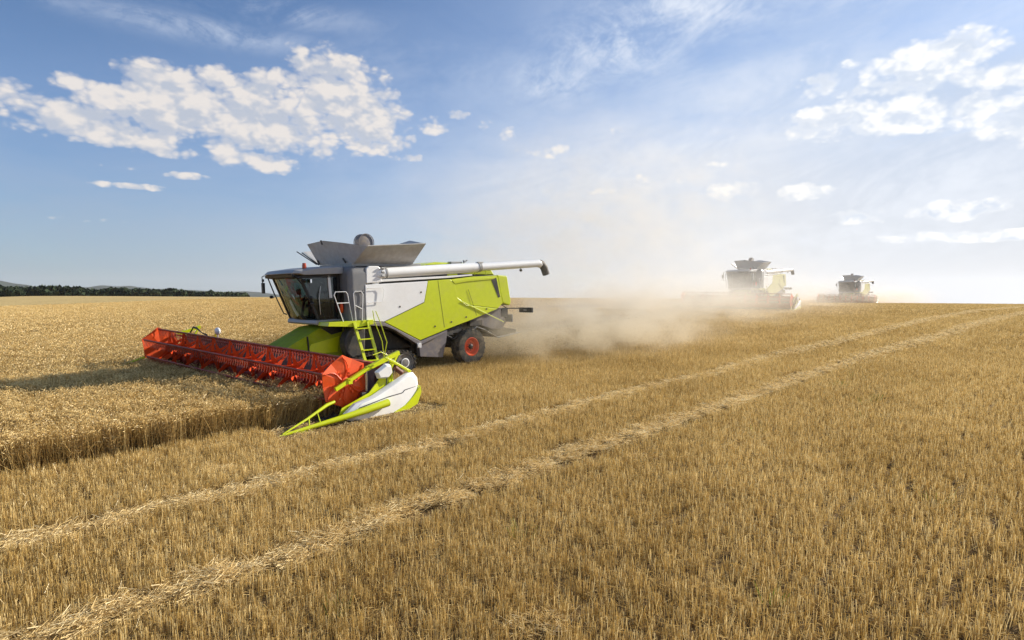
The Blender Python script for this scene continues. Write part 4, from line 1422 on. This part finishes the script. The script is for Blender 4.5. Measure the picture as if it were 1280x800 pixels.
    g = MB(); g.prism([(5.6, 3.70), (6.80, 3.665), (7.0, 3.715), (6.98, 3.62), (6.7, 3.58), (5.6, 3.60)], -1.22, 1.02); g.build('roof_lining', M_BLACK, cab_o)
    g = MB()
    for y in (-1.05, -.75, -.45, .35, .65, .9): g.box((6.93, y, 3.68), (.06, .16, .10))
    g.build('cab_lamp', M_LAMP, cab_o, bevel=.01)
    g = MB(); g.tube([(6.55, 1.0, 3.9), (6.55, 1.0, 3.98), (6.55, 1.0, 4.08)], [.07, .07, .055], 14); g.build('beacon', M_AMBER, cab_o)
    # pillars
    def gl_pt(y, f):  # windscreen bows forward in its middle
        bow = .14 * (1 - ((y + .16) / 1.14) ** 2)
        return (6.10 + .58 * f + bow, y * (1 - .0 * f), 2.16 + 1.48 * f)
    g = MB()
    for y in (-1.28, .96):
        g.bar(gl_pt(y, 0), gl_pt(y, 1), .07, .07)
        g.bar((5.36, y, 2.16), (5.36, y, 3.70), .10, .09)
    g.bar((5.70, .96, 2.16), (5.74, .96, 3.66), .03, .05)
    g.bar((5.36, .96, 3.66), (6.68, .96, 3.64), .06, .08); g.bar((5.36, -1.28, 3.66), (6.68, -1.28, 3.64), .06, .08)
    g.build('cab_pillar', M_BLACK, cab_o)
    g = MB(); g.bar((5.66, .995, 2.9), (5.70, .995, 3.66), .05, .09); g.build('door_post', M_WHITE, cab_o)
    ws = MB(); vs = []; fs = []; ny, nf = 14, 4
    for i in range(ny + 1):
        y = -1.27 + 2.22 * i / ny
        for k in range(nf + 1): vs.append(gl_pt(y, k / nf))
    for i in range(ny):
        for k in range(nf): a = i * (nf + 1) + k; fs.append((a, a + nf + 1, a + nf + 2, a + 1))
    ws.add(vs, fs); ws.build('windscreen', M_GLASS, cab_o)
    for y in (.975, -1.295):
        g = MB(); g.slab([(6.10, y, 2.17), (6.67, y, 3.62), (5.40, y, 3.64), (5.40, y, 2.17)], .008); g.build('side_window', M_GLASS, cab_o)
    g = MB(); g.tube([(6.06, 1.02, 2.35), (6.10, 1.05, 2.9), (6.02, 1.02, 3.3)], .014, 6); g.build('door_handle', M_STEEL, cab_o)
    # inside
    g = MB(); g.slab([(5.34, -1.2, 2.2), (5.34, .9, 2.2), (5.34, .9, 3.6), (5.34, -1.2, 3.6)], .03); g.box((5.75, -.16, 2.2), (.8, 2.1, .05)); g.build('cab_interior', M_SEAT, cab_o)
    g = MB(); g.box((5.68, -.16, 2.62), (.50, .50, .14)); g.box((5.45, -.16, 2.98), (.12, .48, .62)); g.box((5.68, -.16, 2.40), (.3, .3, .4)); g.box((5.45, -.16, 3.36), (.10, .26, .16))
    g.box((5.72, .18, 2.82), (.45, .10, .06)); g.box((5.75, -.52, 2.84), (.55, .16, .10))
    g.build('driver_seat', M_CABIN, cab_o, bevel=.03)
    g = MB(); g.tube([(6.22, -.16, 2.2), (6.05, -.16, 2.85)], .05, 8)
    g.tube([(6.02 + .05 * math.cos(a), -.16 + .19 * math.cos(a * 1.0), 2.90 + .10 * math.sin(a)) for a in [R(30 * k) for k in range(13)]], .018, 6); g.build('steering_wheel', M_BLACK, cab_o)
    g = MB(); g.box((6.05, -.62, 3.12), (.05, .28, .20)); g.tube([(5.98, -.62, 2.85), (6.05, -.62, 3.1)], .02, 6); g.build('display', M_BLACK, cab_o)
    # long wiper, mirror arms and work lamps on the near front corner
    g = MB()
    g.tube([(6.86, .98, 3.66), (6.72, 1.05, 3.45), (6.48, 1.06, 2.95), (6.26, 1.04, 2.70)], .018, 6)
    g.tube([(6.90, 1.05, 3.66), (6.60, 1.12, 3.2)], .014, 6)
    for p in ((6.82, 1.08, 3.60), (6.62, 1.12, 3.50), (6.42, 1.12, 2.92), (6.36, 1.10, 2.72)): g.ball(p, (.06, .07, .06), 8, 6)
    g.build('front_bracket', M_BLACK, cab_o)
    g = MB(); g.box((6.45, 1.14, 3.48), (.05, .22, .12)); g.build('mirror_glass', M_MIRROR, cab_o)
    g = MB()
    g.tube([(6.95, -1.38, 3.72), (6.98, -1.52, 3.68), (6.95, -1.56, 3.3)], .018, 6)
    g.box((6.93, -1.58, 3.28), (.07, .20, .38)); g.box((6.96, -1.50, 3.55), (.06, .12, .10))
    g.build('side_mirror', M_BLACK, cab_o, bevel=.02)
    g = MB()
    g.tube([(6.85, -1.34, 3.66), (6.62, -1.42, 3.1), (6.30, -1.42, 2.35), (6.20, -1.36, 2.3)], .022, 6)
    g.tube([(6.62, -1.42, 2.92), (6.62, -1.62, 2.95)], .014, 6); g.ball((6.62, -1.66, 2.95), (.07, .08, .06), 10, 6)
    g.build('handrail', M_BLACK, cab_o)
    # --- platform, guard rails, ladder
    g = MB()
    g.prism([(6.16, 1.97), (6.12, 2.10), (4.45, 2.10), (4.45, 1.94), (5.0, 1.88)], 1.0, 1.72)
    plat = g.build('platform', M_LIME, root, bevel=.012)
    def loop(pts, r_=.015): 
        q = MB(); q.tube(pts, r_, 8); return q
    q = loop([(5.55, 1.62, 2.1), (5.85, 1.62, 3.0), (5.80, 1.62, 3.10), (5.42, 1.62, 3.10), (5.36, 1.62, 3.02), (5.20, 1.62, 2.1)])
    q.tube([(5.76, 1.62, 2.72), (5.32, 1.62, 2.72)], .016, 6); q.build('guard_rail', M_WHITE, plat)
    q = loop([(5.10, 1.66, 2.1), (5.16, 1.66, 3.02), (5.10, 1.66, 3.10), (4.86, 1.66, 3.10), (4.80, 1.66, 3.0), (4.86, 1.66, 2.1)])
    q.tube([(5.10, 1.66, 2.62), (4.86, 1.66, 2.50)], .016, 6); q.build('guard_rail', M_WHITE, plat)
    g = MB()
    for (u0, u1) in ((5.22, 4.98), (4.70, 4.50)):
        g.bar((u0, 1.74, 2.05), (u1, 2.02, .62), .05, .10, up=(1, 0, 0))
    for k in range(4):
        f = .12 + k * .26; g.box((4.96 - .22 * f, 1.76 + .27 * f, 2.0 - 1.42 * f), (.50, .16, .035))
    g.bar((5.0, 1.98, .60), (4.5, 1.98, .60), .05, .06)
    lad = g.build('ladder', M_LIME, root, bevel=.005)
    g = MB()
    g.tube([(4.52, 1.80, 2.42), (4.50, 1.86, 2.05), (4.34, 2.04, 1.35), (4.30, 2.06, .8)], .016, 6)
    g.tube([(4.38, 1.76, 2.40), (4.30, 1.90, 2.0), (4.16, 2.06, 1.3), (4.30, 2.06, .78)], .016, 6); g.build('ladder_rail', M_LIME, lad)
    # --- feeder house
    g = MB()
    y0, y1 = -.78, .82
    A = [(5.0, 2.0), (6.05, 1.86), (7.55, 1.12), (7.72, .40), (7.2, .30), (5.0, .86)]
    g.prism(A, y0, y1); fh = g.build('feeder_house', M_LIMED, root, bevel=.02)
    g = MB(); g.prism([(5.3, 1.55), (6.35, 1.35), (6.55, 1.0), (5.4, 1.0)], y1, y1 + .02); g.build('cover_plate', M_LIME, fh, bevel=.01)
    g = MB(); g.bar((6.48, y1 + .03, 1.62), (6.42, y1 + .03, .60), .05, .04); g.bar((7.3, y1 + .03, 1.18), (7.3, y1 + .03, .4), .06, .05)
    g.prism([(5.98, 1.87), (5.2, 1.98), (5.2, 1.7), (5.6, 1.62)], y1, y1 + .03); g.build('rib', M_BLACK, fh)
    g = MB(); g.tube([(5.3, .95, .72), (7.1, .95, .42)], .05, 10); g.build('lift_ram', M_STEEL, fh)
    # --- the back end: chopper hood, spreader, light bar, tray
    g = MB(); g.prism([(-.15, 1.78), (-1.5, 2.16), (-2.0, 2.20), (-2.35, 1.60), (-2.1, 1.30), (-1.55, 1.32)], -1.2, 1.28)
    ck = g.build('chopper_hood', M_MAUVE, root, bevel=.02)
    g = MB(); g.prism([(-1.55, 1.34), (-2.2, 1.30), (-2.9, 1.05), (-2.6, .98), (-1.6, .98), (-1.2, 1.25)], -1.25, 1.15)
    for k in range(7): g.bar((-2.0 - .02 * k, -1.1 + .37 * k, 1.30), (-2.9, -1.3 + .43 * k, 1.14), .03, .16)
    g.build('straw_spreader', M_DARK, root, bevel=.01)
    g = MB(); pts = [(-.15, 1.36, 1.22), (-.55, 1.38, 1.50), (-1.0, 1.38, 1.34), (-1.75, 1.38, .96), (-2.35, 1.38, 1.0), (-3.05, 1.38, 1.08)]
    g.tube(pts, .020, 6)
    for i in range(len(pts) - 1): g.slab([pts[i], pts[i + 1], (pts[i + 1][0], 1.0, pts[i + 1][2] + .02), (pts[i][0], 1.0, pts[i][2] + .02)], .012)
    g.build('deflector_tray', M_GREY, root)
    g = MB(); g.tube([(.42, 1.66, 2.58), (-.9, 1.66, 2.02), (-1.9, 1.60, 1.62)], .018, 6); g.build('side_rod', M_LIME, root)
    g = MB(); g.box((-2.55, 1.15, 1.74), (.05, .60, .32)); g.bar((-2.0, 1.15, 1.9), (-2.55, 1.15, 1.8), .04, .08); g.build('rear_plate', M_GREY, root)
    g = MB(); g.bar((-2.2, 1.2, 2.18), (-3.3, 1.35, 2.14), .04, .05); g.bar((-2.2, 1.1, 2.35), (-2.5, 1.2, 2.16), .03, .03); g.build('lamp_arm', M_BLACK, root); lb = root
    g = MB(); g.box((-3.35, 1.50, 2.06), (.12, .78, .22)); g.build('rear_light_panel', M_BLACK, lb, bevel=.015)
    g = MB(); g.box((-3.35, 1.5, 2.06), (.135, .2, .05)); g.build('reflector', M_GREY, lb)
    g = MB()
    for k in range(6):
        g.box((-2.02 - .06 * k, .9 + .1 * (k % 3), 2.18 - .05 * k), (.10, .12, .12))
    g.box((-2.25, .6, 2.0), (.35, 1.4, .35)); g.build('rear_linkage', M_BLACK, root)
    # engine-side clutter between panel bottom and rear axle
    g = MB()
    for (x, y, z, a, c_) in ((.95, 1.3, 1.38, .5, .28), (.45, 1.25, 1.45, .5, .3), (-.6, 1.2, 1.65, .7, .25), (2.2, .9, .9, .5, .5), (.6, .9, 1.1, .9, .5)):
        g.box((x, y, z), (a, .22, c_))
    g.tube([(1.1, 1.38, 1.3), (.7, 1.44, 1.1), (.2, 1.36, 1.35), (-.5, 1.3, 1.45)], .03, 8)
    g.build('drive_cover', M_DARK, root, bevel=.03)
    build_header(root)
    return root


def children_of(o):
    return [c for c in bpy.data.objects if c.parent == o]


def copy_tree(o, parent=None):
    c = o.copy()
    COL.objects.link(c)
    if parent is not None:
        c.parent = parent
        c.matrix_parent_inverse = o.matrix_parent_inverse
    for ch in children_of(o):
        copy_tree(ch, c)
    return c


first = build_harvester()
GRP = 'combine harvesters working in staggered formation'
first.matrix_world = machine_matrix(MO[0], MO[1], 0.455, 46, 1.75)
tag(first, 'big lime green harvester with a bright red reel cutting into the standing wheat', 'combine harvester', GRP)
second = copy_tree(first)
for c_ in children_of(second):
    if c_.name.split('.')[0] in ('header', 'reel', 'reel_arm', 'side_shield', 'divider'):
        c_.matrix_basis = Matrix.Diagonal((1, .82, 1, 1)) @ HEADER_M     # a narrower header
    if c_.name.startswith('grain_tank'): c_.scale = (1, .78, 1)     # its lids stand steeper
second.matrix_world = machine_matrix(26.9, 63.0, float(H(26.9, 63.0)) - .02, 42, 0.6)
tag(second, 'dusty harvester farther back, half hidden by the dust plume of the big lime green one', 'combine harvester', GRP)
third = copy_tree(first)
for c_ in children_of(third):
    if c_.name.split('.')[0] in ('header', 'reel', 'reel_arm', 'side_shield', 'divider'):
        c_.matrix_basis = Matrix.Diagonal((1, .82, 1, 1)) @ HEADER_M     # a narrower header
    if c_.name.startswith('grain_tank'): c_.scale = (1, .78, 1)
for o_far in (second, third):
    def dusty(o):  # swaps lime for the copy paled by painted-in glare and dust
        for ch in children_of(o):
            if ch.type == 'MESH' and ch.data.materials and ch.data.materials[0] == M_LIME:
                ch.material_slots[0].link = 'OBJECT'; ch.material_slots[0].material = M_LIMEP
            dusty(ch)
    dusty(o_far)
for c_ in children_of(third):
    if c_.name.split('.')[0] in ('header', 'reel', 'reel_arm', 'side_shield', 'divider'):
        c_.matrix_basis = Matrix.Diagonal((1, .66, 1, 1)) @ HEADER_M
third.matrix_world = machine_matrix(60.3, 103.0, float(H(60.3, 103)) - .05, 42, 0.0)
tag(third, 'smallest and farthest harvester, standing dark against the pale sky beyond the dusty one', 'combine harvester', GRP)


# ------------------------------------------------------------------ chaff dust blowing off the harvesters
def dust(name, centre, size, yaw, lobes, label, color=(0.93, 0.85, 0.74), nscale=0.35, low=(0.80, 0.66, 0.47)):
    """a closed box of air holding uneven dust; lobes are (s back, l left, z up, rs, rl, rz, density) in the box's own frame"""
    b = MB(); b.box((0, 0, 0), size)
    m = bpy.data.materials.new(name + '_air'); m.use_nodes = True
    t = NT(m.node_tree)
    out = t.new('ShaderNodeOutputMaterial')
    pv = t.new('ShaderNodeVolumePrincipled')
    pv.inputs['Color'].default_value = tuple(color) + (1,)
    pv.inputs['Anisotropy'].default_value = 0.25
    P = t.new('ShaderNodeTexCoord').outputs['Object']
    wn = t.new('ShaderNodeTexNoise'); wn.inputs['Scale'].default_value = .22; wn.inputs['Detail'].default_value = 3
    t.link(P, wn.inputs['Vector'])
    wv = t.vmath('MULTIPLY', t.vmath('SUBTRACT', wn.outputs['Color'], (0.5, 0.5, 0.5)), (5.0, 4.0, 3.0))
    PW = t.vmath('ADD', P, wv)
    tot = None
    for (s, l, z, rs, rl, rz, d) in lobes:
        q = t.vmath('MULTIPLY', t.vmath('SUBTRACT', PW, (s, l, z)), (1 / rs, 1 / rl, 1 / rz))
        r2 = t.vmath('DOT_PRODUCT', q, q)
        g = t.math('MULTIPLY', t.math('POWER', 2.718, t.math('MULTIPLY', r2, -1.0)), d)
        tot = g if tot is None else t.math('ADD', tot, g)
    n = t.noise(t.vmath('MULTIPLY', P, (1, 1, 1.5)), nscale, 4, .62, .4)
    n = t.smooth(n, .38, .64, .06, 2.0)
    # fade out before the walls of the box
    sp = t.new('ShaderNodeSeparateXYZ'); t.link(P, sp.inputs[0])
    fade = None
    for i in range(3):
        a = t.math('ABSOLUTE', sp.outputs[i]); f = t.smooth(a, size[i] / 2 * .72, size[i] / 2 * .99, 1.0, 0.0)
        if i == 2:
            f = t.smooth(sp.outputs[2], size[2] / 2 * .4, size[2] / 2 * .99, 1.0, 0.0)
        fade = f if fade is None else t.math('MULTIPLY', fade, f)
    dens = t.math('MULTIPLY', t.math('MULTIPLY', tot, n), fade)
    t.link(dens, pv.inputs['Density'])
    t.put(pv.inputs['Color'], t.mix(t.smooth(sp.outputs[2], -size[2] / 2, size[2] * -.5 + 4.0), tuple(low) + (1,), tuple(color) + (1,)))
    t.link(pv.outputs[0], out.inputs['Volume'])
    o = b.build(name, m, None, smooth=0)
    o.location = centre
    o.rotation_euler = (0, 0, yaw)
    return tag(o, label, 'dust', kind='stuff')


rc = random.Random(11)
B = Blades()
for i in range(26000):
    f = rc.random() ** 1.5
    sb = 2.6 + 13 * f; l = rc.gauss(.6 + 1.9 * f, .9 + 1.2 * f); 
    x, y = MO[0] + sb * BK[0] + l * LF[0], MO[1] + sb * BK[1] + l * LF[1]
    zz = float(H(x, y)) + .1 + abs(rc.gauss(0, 1)) * (.28 + .22 * math.sin(f * 9) ** 2)
    a = rc.random() * 6.283; e = rc.uniform(-1, 1); L = rc.uniform(.012, .05)
    B.blade((x, y, zz), (x + L * math.cos(a), y + L * math.sin(a), zz + L * e), rc.uniform(.006, .018), rc.random() * .6, rc.random() * 3.14)
me = bpy.data.meshes.new('chaff'); me.from_pydata(B.v, [], B.f)
A = me.attributes.new('tone', 'FLOAT', 'FACE'); A.data.foreach_set('value', np.array(B.t, np.float32))
tag(link_mesh('chaff', me, M_STRAW), 'brown chaff flying low behind the rear wheel of the big harvester', 'chaff', kind='stuff')


YAWB = math.atan2(BK[1], BK[0])
def at_back(origin, s, l):
    return origin[0] + s * BK[0] + l * LF[0], origin[1] + s * BK[1] + l * LF[1]


x, y = at_back(MO, 20.0, -1)
# box frame: x back along the track, y to the right-hand side (negative left), z up from 4.2 m
dust('dust_cloud', (x, y, 8.4), (50, 30, 16.6), YAWB, [
    (-16.0, -1.4, -7.4, 2.4, 1.8, .60, 1.2),
    (-12.0, -3.0, -7.2, 4.2, 2.2, .70, .90),
    (-10, -1.6, -6.8, 5.0, 3.2, 1.3, .30),
    (-2, -.5, -6.0, 8.0, 4.2, 1.7, .10),
    (9, 1.0, -5.4, 8.0, 5.0, 2.0, .035),
    (-9, 1, -2.4, 7.0, 6.0, 4.4, .045),
    (-3, 0, 1.0, 9.0, 7.0, 5.0, .028)],
    'beige dust thrown up behind the nearest harvester, drifting back over the stubble', color=(0.88, 0.84, 0.76), nscale=.55, low=(0.84, 0.70, 0.46))
x, y = 23.0, 58.0
dust('dust_cloud', (x, y, 5.6), (44, 30, 9.0), YAWB, [
    (-11, 4, -2.9, 5, 6, 1.1, .16),
    (-9, 0, -2.6, 4, 12, 1.2, .07),
    (0, 0, -1.6, 12, 9, 3.2, .009),
    (13, -1, -2.6, 7, 3, 1.1, .07)],
    'pale dust hanging round the header of the middle harvester', color=(0.88, 0.85, 0.80))
x, y = 62.0, 104.0
dust('dust_cloud', (x, y, 5.0), (44, 28, 8.0), YAWB, [
    (-10, 0, -2.5, 5, 9, 1.1, .14),
    (0, 0, -1.4, 13, 9, 2.6, .004),
    (12, -1, -2.0, 8, 4, 1.2, .07)],
    'low dust trailing behind the farthest harvester on the horizon', color=(0.88, 0.85, 0.80))

# ------------------------------------------------------------------ the summer haze over the whole place
hb = MB(); hb.box((0, 1500, 60), (16000, 15000, 400))
hm = bpy.data.materials.new('summer_haze'); hm.use_nodes = True
t = NT(hm.node_tree)
out = t.new('ShaderNodeOutputMaterial'); pv = t.new('ShaderNodeVolumePrincipled')
pv.inputs['Color'].default_value = (0.90, 0.93, 1.0, 1); pv.inputs['Density'].default_value = 0.00003
pv.inputs['Anisotropy'].default_value = 0.3
t.link(pv.outputs[0], out.inputs['Volume'])
HAZE = True
if HAZE:
    tag(hb.build('haze', hm, None, smooth=0), 'thin summer haze in the air over the fields', 'haze', kind='stuff')
